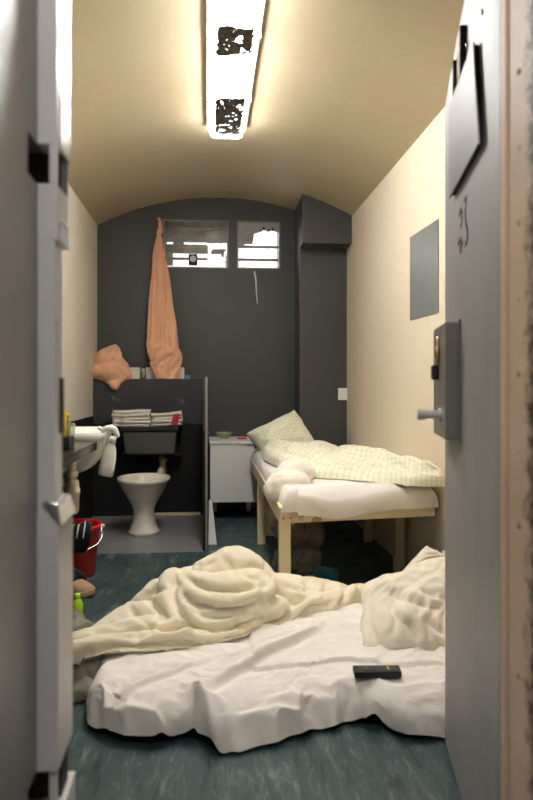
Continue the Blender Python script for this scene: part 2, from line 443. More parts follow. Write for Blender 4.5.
def pillow_quad(name, c, t, mat, n=56, seed=1.7, uvn=12, w=.44, d=.34, rnd=0.0, lines=None, **kw):
    """cushion stretched between four corners (c: tl, bl, br, tr)"""
    tl, bl, br, tr = [np.array(p) for p in c]
    nrm = np.cross(br - bl, tl - bl); nrm /= np.linalg.norm(nrm)
    V, UV = [], []
    for side in (1, -1):
        for i in range(n):
            for j in range(n):
                x = -1 + 2 * i / (n - 1); y = -1 + 2 * j / (n - 1)
                e = (max(0, 1 - abs(x) ** 2.6) * max(0, 1 - abs(y) ** 2.6)) ** .5
                px = x * (1 - .05 * (1 - abs(y) ** 2)); py = y * (1 - .05 * (1 - abs(x) ** 2))
                if rnd: px, py = px * math.sqrt(1 - rnd * py * py), py * math.sqrt(1 - rnd * px * px)
                fx, fy = (px + 1) / 2, (py + 1) / 2
                p = (bl * (1 - fx) + br * fx) * (1 - fy) + (tl * (1 - fx) + tr * fx) * fy
                wob = .35 * (ridged((fx * w, fy * d, side), 7, seed) - .4) * min(1, e * 2)
                V.append(p + nrm * side * t / 2 * e * (1 + wob)); UV.append((fx * uvn * w, fy * uvn * d))
    Fc = []; off = n * n
    for i in range(n - 1):
        for j in range(n - 1):
            q = (i * n + j, (i + 1) * n + j, (i + 1) * n + j + 1, i * n + j + 1)
            Fc.append(q); Fc.append(tuple(off + k for k in reversed(q)))
    me = bpy.data.meshes.new(name); me.from_pydata([tuple(p) for p in V], [], Fc); me.update()
    ul = me.uv_layers.new(name='UVMap'); li = np.zeros(len(me.loops), np.int32); me.loops.foreach_get('vertex_index', li)
    ul.data.foreach_set('uv', np.array(UV)[li].ravel())
    bm = bmesh.new(); bm.from_mesh(me); bmesh.ops.remove_doubles(bm, verts=bm.verts, dist=.0004); bm.to_mesh(me); bm.free()
    o = link(name, me, mat, None, True)
    wrinkle(o, hold=kw.pop('hold', .02), stiff=25, **kw)
    if lines: press(o, lines); wrinkle(o, frames=8, grow=.05, hold=.15, bend=1.0, stiff=25)
    return o

def press(o, lines, grow_n=None):
    """push creases into a soft form; each line is drawn across its near side, with a depth (m) and a width (px)"""
    me = o.data; n = len(me.vertices); co = np.zeros(n * 3); no = np.zeros(n * 3)
    me.vertices.foreach_get('co', co); me.vertices.foreach_get('normal', no); co = co.reshape(-1, 3); no = no.reshape(-1, 3)
    r = co - np.array(EYE); dep = r @ np.array(FWD); u = 266.5 + F * (r @ np.array(RGT)) / dep; v = HZ - F * r[:, 2] / dep
    facing = np.clip(-(no * r).sum(1) / np.linalg.norm(r, axis=1) * 3, 0, 1)
    d_all = np.zeros(n)
    for pts, amp, w in lines:
        P_ = [q_[:2] for q_ in spline([(a, b, 0) for a, b in pts], 6)]
        best = np.full(n, 1e9); tt = np.zeros(n); sg = np.zeros(n)
        for k in range(len(P_) - 1):
            ab = P_[k + 1] - P_[k]; t = np.clip(((u - P_[k][0]) * ab[0] + (v - P_[k][1]) * ab[1]) / (ab @ ab), 0, 1)
            dx = u - P_[k][0] - t * ab[0]; dy = v - P_[k][1] - t * ab[1]; dd = np.hypot(dx, dy)
            m_ = dd < best; best = np.where(m_, dd, best); tt = np.where(m_, (k + t) / (len(P_) - 1), tt)
        fade = np.clip(np.sin(np.clip(tt, .04, .96) * PI) * 1.8, 0, 1)
        d_all += amp * fade * (-np.exp(-(best / (w * .55)) ** 1.3) + .38 * np.exp(-((best - w * 1.5) / w) ** 2))
    co = co + no * (d_all * facing)[:, None]
    me.vertices.foreach_set('co', co.ravel()); me.update(); return o

def tag(o, label, cat, group=None, kind=None):
    o['label'] = label; o['category'] = cat
    if group: o['group'] = group
    if kind: o['kind'] = kind
    return o
def thing(name, label, cat, loc=(0, 0, 0), group=None):
    o = bpy.data.objects.new(name, None); COL.objects.link(o); o.location = Vector(loc); o.empty_display_size = .05
    return tag(o, label, cat, group)
def struct(o, label=None):
    o['kind'] = 'structure'
    if label: o['label'] = label
    return o

# ------------------------------------------------------------------ room shell
XL, XR, YB, YF = PY(97.3, 300, 5.60).x, PY(352, 300, 5.11).x, 5.60, 1.18          # cell walls
ZS, ZP = 2.28, 2.526                               # vault springing and crown
xc = (XL + XR) / 2; hc = (XR - XL) / 2; sag = ZP - ZS
RV = (hc * hc + sag * sag) / (2 * sag); zc = ZP - RV
def vault(x): return zc + math.sqrt(RV * RV - (x - xc) ** 2)

fl = build('floor', [bx(-2.0, 2.0, -1.3, 4.18, -.1, 0, 0), bx(-.02, 2.0, 4.18, 5.9, -.1, 0, 0), bx(-2.0, -.02, 4.18, 5.9, -.1, 0, 1)], [M['floor'], M['greyfloor']])
struct(fl, 'teal streaked vinyl floor with grey painted toilet recess')
struct(build('wall_left', [bx(XL - .15, XL, YF, YB + .3, 0, 2.6)], M['wall_l']), 'cream left wall with dark painted band low down, blackened as shade')
struct(build('wall_right', [bx(XR, XR + .15, YF, YB + .3, 0, 2.6)], M['wall_r']), 'cream right wall with chipped paint')
wx0, wx1, wx2, wx3 = PY(163, 240, YB).x, PY(228.5, 240, YB).x, PY(237, 240, YB).x, PY(280.5, 240, YB).x
wz0, wz1 = PY(228, 268.5, YB).z, PY(228, 220.5, YB).z
D = .22
struct(build('wall_back', [bx(XL, XR, YB, YB + D, 0, wz0), bx(XL, XR, YB, YB + D, wz1, 2.7), bx(XL, wx0, YB, YB + D, wz0, wz1),
    bx(wx1, wx2, YB, YB + D, wz0, wz1), bx(wx3, XR, YB, YB + D, wz0, wz1)], M['grey']), 'dark grey painted end wall with two barred windows')
# vault
n = 40; rs = []
arc = [(XL - .15, ZS)] + [(XL + (XR - XL) * k / n, vault(XL + (XR - XL) * k / n)) for k in range(n + 1)] + [(XR + .15, ZS)]
outl = arc + [(XR + .15, 2.75), (XL - .15, 2.75)]
rs = [[(x, y, z) for x, z in outl] for y in (YF - .02, YB + .02)]
struct(build('ceiling', [rings(rs)], M['ceiling']), 'yellowed cream vaulted ceiling')
# door wall with opening
OX0, OX1, OZ = -.40, .70, 1.99
struct(build('wall_front', [bx(-2.0, OX0, .82, YF, 0, 2.75), bx(OX1, 2.0, .82, YF, 0, 2.75), bx(OX0, OX1, .82, YF, OZ + .06, 2.75)], M['concrete']))
# corridor behind the camera
struct(build('wall_corridor', [bx(-2.0, 2.0, -1.42, -1.3, 0, 2.7), bx(-2.12, -2.0, -1.42, 1.18, 0, 2.7), bx(2.0, 2.12, -1.42, 1.18, 0, 2.7)], M['concrete']))
struct(build('ceiling_corridor', [bx(-2.12, 2.12, -1.42, .84, 2.7, 2.8)], M['concrete']))

# column in the far right corner with its wider duct casing on top
cx0 = PY(299.4, 300, 5.30).x
ux0, uz0 = PY(302.5, 243, 5.11).x, PY(330, 243.5, 5.11).z
col = [bx(cx0, XR, 5.30, YB, 0, uz0 + .01)]
k = 10; top = [(ux0 + (XR - ux0) * i / k) for i in range(k + 1)]
sec = [(ux0, uz0), (XR, uz0)] + [(x, vault(x)) for x in reversed(top)]
col.append(rings([[(x, y, z) for x, z in sec] for y in (5.11, YB)]))
o = build('trim_1', col, M['column']); bevel(o, .006, 2); struct(o, 'grey boxed column with wider duct casing near the ceiling')
# toilet recess: boxed duct wall and side partition
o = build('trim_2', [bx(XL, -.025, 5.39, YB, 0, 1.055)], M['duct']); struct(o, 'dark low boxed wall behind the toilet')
o = build('trim_3', [bx(-.024, .004, 4.20, YB, 0, 1.055)], M['duct']); bevel(o, .003); struct(o, 'dark edge-on partition beside the toilet')
o2 = build('partition_edge', [bx(-.010, .003, 4.196, 4.2, 0, 1.055)], M['lockpaint'], o)
# cream skirting strip behind the toilet
struct(build('trim_4', [bx(-.5, -.05, 5.375, 5.39, 0, .02)], M['cream_metal']))

dr = [PY(u, v, YB - .0015) for u, v in ((254.5, 272), (256, 280), (256.2, 290), (257, 298), (257.5, 304))]
struct(build('trim_8', [tube(dr, [.007, .006, .0045, .004, .002], 8)], M['white_board'], None, True), 'pale dried drip below the narrow window')
# windows
def window(name, x0, x1, label, bars):
    r = bpy.data.objects.new(name, None); COL.objects.link(r); r.location = ((x0 + x1) / 2, YB, wz0); struct(r, label)
    t = .012
    build('window_frame', [bx(x0, x0 + t, YB + .01, YB + .20, wz0, wz1), bx(x1 - t, x1, YB + .01, YB + .20, wz0, wz1), bx(x0, x1, YB + .01, YB + .20, wz0, wz0 + t), bx(x0, x1, YB + .01, YB + .20, wz1 - t, wz1)], M['lockpaint'], r)
    build('pane', [bx(x0 + t, x1 - t, YB + .030, YB + .034, wz0 + t, wz1 - t)], M['pane'], r)
    for z in bars:
        build('bar', [tube([(x0, YB + .09, z), (x1, YB + .09, z)], .011, 10, False)], M['lockpaint'], r, True)
    return r
def zrow(v): return PY(200, v, YB + .09).z
W1 = window('window_1', wx0, wx1, 'wider left barred cell window', [zrow(229), zrow(246), zrow(259)])
W2 = window('window_2', wx2, wx3, 'narrow right barred cell window with torn covering', [zrow(246), zrow(259)])
# outer louvre panel of window 1 with bright slots
yo = YB + .19
def q(u, v): p = PY(u, v, yo); return p.x, p.z
zt = wz1 + .02; x0 = wx0 - .02; x1 = wx1 + .02
zs0 = q(0, 242)[1]; zs1 = q(0, 239.0)[1]; zb = q(0, 250.5)[1]; zb2 = q(0, 263)[1]
pan = [bx(x0, x1, yo, yo + .01, zs1, zt), bx(x0, x1, yo, yo + .01, zb, zs0)]
for a, c in ((x0, q(167, 0)[0]), (q(173, 0)[0], q(184, 0)[0]), (q(208, 0)[0], q(222, 0)[0]), (q(227.5, 0)[0], x1)): pan.append(bx(a, c, yo, yo + .01, zs0, zs1))
pan += [bx(x0, q(173, 0)[0], yo, yo + .01, zb2, zb), bx(q(221, 0)[0], x1, yo, yo + .01, zb2, zb)]
M['louvre'] = plain('outer_grille_grey', (.34, .34, .33), .5, var=.2)
build('outer_grille', pan, M['louvre'], W1)
# round latch on the pane
p = PY(193, 260, YB + .028)
build('latch', [bx(p.x - .035, p.x + .035, YB + .012, YB + .029, p.z - .045, p.z + .045)], M['rustshade'], W1)
rr = [[(p.x + r * math.cos(2 * PI * j / 20), y, p.z + .005 + r * math.sin(2 * PI * j / 20)) for j in range(20)] for r, y in ((.026, YB + .013), (.026, YB + .004), (.018, YB + .002), (.016, YB + .008), (.006, YB + .008), (.005, YB + .001))]
build('latch_ring', [rings(rr)], M['framelight'], W1, True)
# torn grey covering on window 2
def qq(u, v): pp = PY(u, v, YB + .029); return (pp.x, pp.z)
ol = [qq(238, 221.5), qq(280, 221.5), qq(280, 233), qq(276, 232), qq(272, 230.5), qq(268, 232), qq(264, 230), qq(259, 232.5), qq(254, 234), qq(253.5, 240), qq(252, 244.5), qq(246, 244), qq(242, 246), qq(238, 245)]
build('torn_cover', [rings([[(x, y, z) for x, z in ol] for y in (YB + .024, YB + .029)])], M['louvre'], W2)
bits = []
for u, v, s in ((264, 229, .012), (269, 230.5, .010), (273, 230, .012), (261, 231, .008)):
    x, z = qq(u, v); bits.append(bx(x - s, x + s * .7, YB + .018, YB + .025, z - s * .7, z + s))
build('tape_scrap', bits, M['black'], W2)

# sky outside
w = bpy.data.worlds.new('World'); SC.world = w; w.use_nodes = True
bg = w.node_tree.nodes['Background']; bg.inputs[0].default_value = (.93, .96, 1, 1); bg.inputs[1].default_value = 2.2

# ------------------------------------------------------------------ ceiling light
lx0, lx1 = .012, .212; ly0, ly1 = 2.5, 4.02; lz = 2.445
t = thing('ceiling_light', 'long fluorescent ceiling light with scorched glowing diffuser', 'ceiling light', ((lx0 + lx1) / 2, 3.26, 2.52))
build('housing', [bx(lx0 - .012, lx1 + .012, ly0 - .01, ly1 + .012, lz + .045, 2.515)], M['fixture_metal'], t)
sec = [(lx0, lz + .046), (lx0 + .012, lz + .01), (lx0 + .03, lz), (lx1 - .03, lz), (lx1 - .012, lz + .01), (lx1, lz + .046)]
build('diffuser', [rings([[(x, y, z) for x, z in sec] for y in (ly0, ly1 - .03)])], M['lamp'], t)
build('end_cap', [rings([[(x, y, z - .003) for x, z in sec] for y in (ly1 - .03, ly1 + .004)])], M['lamp'], t)
for yy in (2.9, 3.55):
    for s, xx in ((-1, lx0 - .006), (1, lx1 + .006)):
        build('clip', [bx(xx - .008, xx + .008, yy - .014, yy + .014, lz + .012, lz + .062)], M['fixture_metal'], t)
build('cable_stub', [tube([(.14, ly1 + .004, 2.47), (.145, ly1 + .04, 2.462), (.15, ly1 + .06, 2.505)], .008, 8)], M['cream_metal'], t)

# corridor lamp overhead behind the photographer
t = thing('corridor_light', 'corridor ceiling strip light outside the cell door', 'ceiling light', (0, .0, 2.68))
build('housing', [bx(-.65, .65, -.10, .10, 2.65, 2.70)], M['fixture_metal'], t)
build('diffuser', [bx(-.62, .62, -.08, .08, 2.61, 2.65)], M['clamp'], t)

# ------------------------------------------------------------------ door leaf (swung into the cell) and frame
FE = PZ(445, 741, .012)
hinge = Vector((PY(500, 400, 1.185).x, 1.185, 0))
dv = Vector((FE.x - hinge.x, FE.y - hinge.y, 0)); LW = dv.length; dv.normalize()
ang = math.atan2(dv.y, dv.x); nv = Vector((-dv.y, dv.x, 0))   # faces the camera side (towards -X)
door = bpy.data.objects.new('door_1', None); COL.objects.link(door); door.location = hinge; door.rotation_euler = (0, 0, ang); door['_local'] = 1
struct(door, 'grey steel cell door swung open into the cell')
def PL(u, v, off=0.0):
    """pixel -> local (along leaf, out of leaf, z) on the plane lying off metres out from the leaf face"""
    r = ray(u, v); o0 = hinge + nv * off
    s = (o0 - EYE).dot(nv) / r.dot(nv); p = EYE + r * s - hinge
    return Vector((p.dot(dv), p.dot(nv), p.z))
DH = PL(441, 108).z
ztop = max(DH, 1.9)
q1, q2 = PL(444, 108), PL(464, 0); sl = (q2.z - q1.z) / (q2.x - LW); xs = LW + (OZ - .01 - q1.z) / sl
lf = build('leaf', [rings([[(x, y, z) for x, z in ((0, .012), (LW, .012), (LW, q1.z), (max(.05, xs), OZ - .01), (0, OZ - .01))] for y in (-.045, 0)])], M['steel'], door); bevel(lf, .003)
# observation hatch plate standing off on black edging
a = PL(479.5, 143, .012); c = PL(449.5, 217, .012); a2 = PL(474, 40, .012)
hx0, hx1, hz0, hz1 = a.x, c.x, a.z, a2.z
def slab(xb, xt, x1, y0, y1, z0, z1): return hexa([(xb, y0, z0), (x1, y0, z0), (x1, y1, z0), (xb, y1, z0), (xt, y0, z1), (x1, y0, z1), (x1, y1, z1), (xt, y1, z1)])
xt_ = PL(473.5, 45, .012).x
build('hatch_edging', [slab(PL(482.5, 150, 0).x, PL(478.5, 45, 0).x, hx1 - .004, 0, .010, hz0 + .006, hz1 - .002)], M['blackrub'], door)
o = build('hatch_plate', [slab(hx0, xt_, hx1, .010, .014, hz0, hz1)], M['steel2'], door); bevel(o, .0015)
# card holder above it
a = PL(463, 72, .008); c = PL(455, 90, .008)
cx0_, cx1_ = a.x, c.x; cz0 = a.z; cz1 = PL(463, 25, .008).z
h = build('card_holder', [bx(cx0_, cx0_ + .012, 0, .014, cz0, cz1), bx(cx1_ - .012, cx1_, 0, .014, cz0, cz1 - .03), bx(cx0_, cx1_, 0, .014, cz0 - .012, cz0)], M['blackrub'], door)
build('card', [bx(cx0_ + .012, cx1_ - .012, .003, .006, cz0, cz1 - .015)], M['paper'], h)
for u, v in ((483, 12), (468, 46)):
    p = PL(u, v); rr = [[(p.x + r * math.cos(2 * PI * j / 10), y, p.z + r * math.sin(2 * PI * j / 10)) for j in range(10)] for r, y in ((.006, 0), (.005, .004), (.002, .005))]
    build('stud', [rings(rr)], M['chrome'], door, True)
# lock case
LO = .036
n0 = PL(445, 322, LO); n1 = PL(445, 440, LO); f0 = PL(433.5, 330, LO)
lx_0, lx_1 = n0.x, f0.x; lz1, lz0 = n0.z, n1.z
lock = build('lock_case', [bx(lx_0, lx_1, 0, LO, lz0, lz1)], M['lockpaint'], door); bevel(lock, .004)
build('lock_flange', [bx(lx_0 - .012, lx_1 + .006, 0, .006, lz0 - .006, lz1 + .006)], M['lockpaint'], door)
p = PL(438.5, 352, LO)
rr = [[(p.x + r * 1.0 * math.cos(2 * PI * j / 20), y, p.z + r * 1.35 * math.sin(2 * PI * j / 20)) for j in range(20)] for r, y in ((.030, LO), (.030, LO + .005), (.024, LO + .007), (.012, LO + .007), (.010, LO + .011), (.004, LO + .011))]
build('keyhole_plate', [rings(rr)], M['brass'], lock, True)
p = PL(438, 372, LO)
o = build('key_cover', [bx(p.x - .022, p.x + .022, LO, LO + .016, p.z - .020, p.z + .018)], M['blackrub'], lock); bevel(o, .006)
p = PL(441, 414.5, LO)
ys = [LO, LO + .006, LO + .007, LO + .038, LO + .039, LO + .056, LO + .058]; rsr = [.016, .016, .0105, .0105, .014, .014, .012]
rr = [[(p.x + r * math.cos(2 * PI * j / 16), y, p.z + r * math.sin(2 * PI * j / 16)) for j in range(16)] for r, y in zip(rsr, ys)]
build('door_knob', [rings(rr)], M['knob'], lock)
# hand-inked number on the leaf
def seg(pts, w=.004):
    out = []
    for (ax, az), (bx_, bz) in zip(pts[:-1], pts[1:]):
        dx, dz = bx_ - ax, bz - az; L = math.hypot(dx, dz); nx, nz = -dz / L * w, dx / L * w
        c = [(ax - nx, .0005, az - nz), (bx_ - nx, .0005, bz - nz), (bx_ + nx, .0005, bz + nz), (ax + nx, .0005, az + nz)]
        c2 = [(x, .0002 + .0012, z) for x, _, z in c]
        out.append(hexa(c + c2))
    return out
five = [PL(u, v) for u, v in ((467, 197), (465.5, 213), (466, 222), (468, 232), (467.5, 240), (465.5, 245))]
bar5 = [PL(u, v) for u, v in ((467, 197), (464.5, 201))]
two = [PL(u, v) for u, v in ((459.5, 216), (461, 210), (462.5, 213), (462, 222), (461, 227))]
sq = [PL(u, v) for u, v in ((458.5, 244), (461, 239), (462.5, 243), (460, 250), (461.5, 251.5))]
build('marker_number', seg([(p.x, p.z) for p in five], .005) + seg([(p.x, p.z) for p in bar5], .005) + seg([(p.x, p.z) for p in two], .005) + seg([(p.x, p.z) for p in sq], .005), M['ink'], door)

# left frame: reveal, lighter stop, worn strike with pockets
RX, SX = PY(37, 400, 1.08).x, PY(57, 400, 1.08).x
def zq(v, d=1.12): return CH + (HZ - v) / F * d
zA0, zA1 = zq(195), zq(158); zB0, zB1 = zq(790), zq(748)
fr = bpy.data.objects.new('trim_5', None); COL.objects.link(fr); fr.location = (RX, 1.0, 0); struct(fr, 'dark grey steel jamb on the latch side')
rev = []
zs = [0, zB0, zB1, zA0, zA1, OZ]
for i in range(5):
    hole = i in (1, 3)
    if hole: rev.append(bx(OX0, RX, .80, 1.025, zs[i], zs[i + 1])); rev.append(bx(OX0, RX - .05, 1.025, 1.18, zs[i], zs[i + 1], 1))
    else: rev.append(bx(OX0, RX, .80, 1.18, zs[i], zs[i + 1]))
build('reveal', rev, [M['frame'], M['rustshade']], fr)
zm0, zm1 = zq(505), zq(248)
st = [bx(RX, SX, 1.08, 1.175, zA1, OZ), bx(RX, SX, 1.08, 1.165, zm1, zA0), bx(RX, SX - .004, 1.08, 1.14, zm0, zm1), bx(RX, SX + .003, 1.075, 1.19, zB1, zm0), bx(RX, SX + .006, 1.075, 1.20, 0, zB0)]
pk = [bx(RX - .05, SX - .003, 1.125, 1.178, a_, b_) for a_, b_ in ((zA0, zA1), (zB0, zB1))]
build('pocket_shade', pk, M['rustshade'], fr)  # dark blocks closing the strike pockets, hole shade put into their colour
for a_, b_ in ((zA0, zA1), (zB0, zB1)): st.append(bx(SX - .012, SX, 1.08, 1.09, a_, b_))
o = build('stop', st, M['framelight'], fr); bevel(o, .002)
o = build('strike_plate', [hexa([(SX - .006, 1.072, zm0 - .005), (SX + .008, 1.072, zm0 - .02), (SX + .008, 1.19, zm0 - .02), (SX - .006, 1.19, zm0 - .005), (SX - .02, 1.072, zm0 + .02), (SX + .003, 1.072, zm0 + .012), (SX + .003, 1.17, zm0 + .012), (SX - .02, 1.17, zm0 + .02)]),
    bx(SX - .001, SX + .0015, 1.10, 1.178, zA1, OZ), bx(SX - .002, SX + .002, 1.10, 1.16, zm1, zm1 + .035)], M['silver'], fr); bevel(o, .002)
build('rust_strip', [bx(SX - .0045, SX - .002, 1.115, 1.143, zq(432), zq(378))], M['rustshade'], fr)
# right frame: cream reveal with screws and rust
RRX = PY(500.5, 400, 1.18).x + .003
YSC = PX(519, 400, RRX).y
fr2 = bpy.data.objects.new('trim_6', None); COL.objects.link(fr2); fr2.location = (RRX, 1.0, 0); struct(fr2, 'rust-stained cream steel jamb on the hinge side')
build('reveal', [bx(RRX, OX1, .80, PX(507, 400, RRX).y - .006, 0, OZ), bx(RRX + .004, OX1, PX(507, 400, RRX).y - .006, PX(507, 400, RRX).y, 0, OZ), bx(RRX - .003, OX1, PX(507, 400, RRX).y, 1.18, 0, OZ)], M['rustcream'], fr2)
for k_ in range(-6, 8):
    z = 1 + .1265 * k_ + .02; yy = YSC
    rr = [[(x, yy + r * math.cos(2 * PI * j / 12), z + r * math.sin(2 * PI * j / 12)) for j in range(12)] for r, x in ((.0055, RRX), (.005, RRX - .002), (.0025, RRX - .002), (.002, RRX - .0006))]
    build('screw', [rings(rr)], M['rustcream'] if k_ % 2 else M['beige'], fr2)
struct(build('trim_7', [bx(OX0, OX1, .80, 1.18, OZ, OZ + .06)], M['frame']), 'steel door head')

# ------------------------------------------------------------------ right wall noticeboard patch, socket
pts = [PX(410.5, 320, XR), PX(439, 316, XR), PX(440, 216, XR), PX(409.5, 236, XR)]
y1_, y0_ = pts[0].y, pts[1].y
o = build('notice_board', [hexa([(XR - .004, y0_, 1.345), (XR, y0_, 1.345), (XR, y1_, 1.352), (XR - .004, y1_, 1.352), (XR - .004, y0_, 1.785), (XR, y0_, 1.785), (XR, y1_, 1.795), (XR - .004, y1_, 1.795)])], M['grey_card'])
tag(o, 'plain grey rectangular board fixed to the cream right wall', 'board')
p0 = PY(338, 400, 5.30); p1 = PY(347, 388, 5.30)
t = thing('light_switch', 'small white switch plate on the grey column', 'switch', (p0.x, 5.30, p0.z))
o = build('plate', [bx(p0.x, p1.x, 5.288, 5.30, p0.z, p1.z)], M['white_plastic'], t); bevel(o, .003)
o = build('rocker', [bx((p0.x + p1.x) / 2 - .012, (p0.x + p1.x) / 2 + .012, 5.283, 5.288, (p0.z + p1.z) / 2 - .018, (p0.z + p1.z) / 2 + .018)], M['white_plastic'], t)

# ------------------------------------------------------------------ toilet
TX, TY = PZ(145, 530, 0).x, 4.77
t = thing('toilet', 'seatless stained white pedestal toilet in the dark recess', 'toilet', (TX, TY, 0))
def sect(cx, cy, rx, ry, z, n=36): return [(cx + rx * math.cos(2 * PI * j / n), cy + ry * math.sin(2 * PI * j / n) * (1 if math.sin(2 * PI * j / n) < 0 else .9), z) for j in range(n)]
bz = [(0, .105, .135, 0), (0, .105, .135, .018), (0, .094, .125, .03), (0, .078, .115, .08), (0, .070, .11, .13), (0, .074, .115, .17), (0, .092, .135, .21), (0.0, .122, .165, .26), (0, .150, .20, .31), (0, .166, .225, .345), (0, .178, .24, .358), (0, .181, .243, .372), (0, .176, .238, .381), (0, .160, .218, .381), (0, .150, .205, .37), (0, .140, .19, .34), (0, .10, .14, .27), (0, .05, .07, .22)]
o = build('bowl', [rings([sect(TX, TY + dy, rx, ry, z) for dy, rx, ry, z in bz])], M['ceramic'], t, True)
build('flush_pipe', [tube([(TX + .09, 5.35, .43), (TX + .09, 5.35, .36), (TX + .07, 5.2, .30), (TX + .03, 5.0, .29)], [.036, .036, .03, .03], 14)], M['trap'], t, True)
# cistern
c0 = PY(122, 455, 5.17); c1 = PY(177, 431, 5.17)
t = thing('cistern', 'dark grey wall cistern above the toilet, streaked with splashes', 'cistern', ((c0.x + c1.x) / 2, 5.38, c0.z))
M['cistern'] = painted('cistern_paint', (.11, .108, .10), (.07, .068, .06), .4, .1, .6, (.45, .42, .36), .73)
o = build('tank', [hexa([(c0.x + .02, 5.19, c0.z), (c1.x - .02, 5.19, c0.z), (c1.x - .01, 5.389, c0.z), (c0.x + .01, 5.389, c0.z), (c0.x, 5.17, c1.z), (c1.x, 5.17, c1.z), (c1.x, 5.389, c1.z), (c0.x, 5.389, c1.z)])], M['cistern'], t, True); bevel(o, .018, 3)
o = build('lid', [bx(c0.x - .012, c1.x + .012, 5.155, 5.389, c1.z, c1.z + .03)], M['black'], t); bevel(o, .006)
build('bracket', [bx(c0.x - .01, c1.x + .03, 5.25, 5.389, c0.z - .018, c0.z - .001)], M['black'], t)
zlid = c1.z + .03

# newspapers on the cistern
def newspaper(x0, x1, y, z0, hgt, layers, label, red=None, tilt=0.0):
    t = thing('newspaper', label, 'newspaper', ((x0 + x1) / 2, y, z0), 'newspapers on the cistern')
    for i in range(layers):
        # each folded section: a U of paper, fold towards the room
        n_ = 20; V = []; prof = []
        th = hgt / layers
        za = z0 + i * th + .001; zb_ = za + th - .002
        dep = .13 - .012 * ((i * 3) % 4)
        for k in range(9):
            a = PI / 2 + PI * k / 8
            prof.append((y + .0 + math.cos(a) * th * .45 + .0 - .01 * (i % 2), (za + zb_) / 2 + math.sin(a) * (zb_ - za) / 2))
        prof = [(y + dep, zb_)] + prof + [(y + dep, za)]
        nx = 12; pos = np.zeros((nx, len(prof), 3))
        for a in range(nx):
            fx = a / (nx - 1)
            for k, (py, pz) in enumerate(prof):
                pos[a, k] = (x0 + (x1 - x0) * fx + .004 * ((i * 5) % 3 - 1), py + .004 * math.sin(fx * 7 + i), pz + .004 * math.sin(fx * 5 + i) * (1 if k < 6 else .3) + tilt * fx)
        o = grid('section', pos, nx, len(prof), M['news'] if i != layers - 1 or not red else M['news'], t)
        sm = o.modifiers.new('thick', 'SOLIDIFY'); sm.thickness = .001
    if red:
        rx0, rx1 = red
        build('red_masthead', [hexa([(rx0, y - .026, z0 + hgt * .2), (rx1 - .02, y - .026, z0 + hgt * .2), (rx1 - .02, y - .024, z0 + hgt * .2), (rx0, y - .024, z0 + hgt * .2), (rx0 + .02, y - .026, z0 + hgt * .95), (rx1, y - .026, z0 + hgt * .95), (rx1, y - .024, z0 + hgt * .95), (rx0 + .02, y - .024, z0 + hgt * .95)])], M['newsred'], t)
    return t
nx0 = PY(112, 420, 5.17).x; nx1 = PY(150, 420, 5.17).x; nx2 = PY(181, 420, 5.17).x
newspaper(nx0, nx1, 5.195, zlid, .125, 5, 'thick folded newspaper with grey print, left on the cistern lid')
newspaper(nx1 + .008, nx2 + .01, 5.20, zlid, .10, 4, 'folded newspaper with a red band at its right end, on the cistern lid', (nx2 - .075, nx2 - .005), .012)

# ------------------------------------------------------------------ things on the ledge over the toilet
ZL = 1.055
def carton(u0, u1, vt, y0, y1, label, mat, name='tissue_box', cat='box', group='white boxes on the ledge'):
    a = PY(u0, 380, y0); b_ = PY(u1, vt, y0)
    t = thing(name, label, cat, ((a.x + b_.x) / 2, (y0 + y1) / 2, ZL), group)
    o = build('carton', [bx(a.x, b_.x, y0, y1, ZL, b_.z)], mat, t); bevel(o, .003)
    build('flap', [bx(a.x + .01, b_.x - .01, y0 - .001, y0, b_.z - .02, b_.z - .012)], M['trap'], t)
    return t
carton(126.5, 139.5, 367.5, 5.50, 5.585, 'white carton on the ledge right beside the bunched apricot cloth', M['paper'])
carton(146, 159, 367.5, 5.515, 5.59, 'white carton on the ledge at the left edge of the hanging apricot cloth', M['paper'])
carton(177, 184, 367.5, 5.515, 5.59, 'slim white carton on the ledge right of the hanging apricot cloth', M['paper'])
a = PY(184.6, 380, 5.46); b_ = PY(190, 375, 5.46)
o = build('blue_packet', [bx(a.x, b_.x, 5.46, 5.53, ZL, b_.z)], M['blue']); bevel(o, .004); tag(o, 'small blue packet at the right end of the ledge', 'packet')
a = PY(143, 380, 5.47)
o = build('tumbler', [lathe(a.x, 5.48, [(.018, ZL), (.021, ZL + .085), (.019, ZL + .085), (.016, ZL + .004)], 20)], M['tumbler'], None, True); tag(o, 'small clear tumbler between two white cartons on the ledge', 'cup')

# bunched apricot cloth
def bp(u, v, y): return tuple(PY(u, v, y))
tubes = [tube([bp(100, 374, 5.46), bp(104, 362, 5.47), bp(113, 357, 5.48), bp(121, 366, 5.47)], [.05, .07, .075, .05]),
         tube([bp(101, 372, 5.43), bp(112, 371, 5.40), bp(122, 374, 5.42)], [.055, .07, .05]),
         tube([bp(113, 353, 5.50), bp(106, 358, 5.45)], [.035, .06]),
         tube([bp(109, 379, 5.40), bp(114, 384, 5.365), bp(120, 379, 5.39)], [.022, .020, .022])]
def crumple(amp, s, seed):
    return lambda co: np.array([amp * (ridged(p, s, seed) - .4) for p in co])
o = blob('apricot_cloth', tubes, M['orange'], voxel=.009, smooth=4, wr=(.016, 9), seed=4.2, extra=crumple(.02, 4.5, 8.1),
    zmin=lambda co: np.where(co[:, 1] > 5.388, ZL + .001, -9))
wrinkle(o, frames=14, grow=.14, hold=.03, bend=2.0, stiff=20)
tag(o, 'apricot cloth bunched in a heap on the ledge against the left wall', 'cloth', 'apricot cloths')

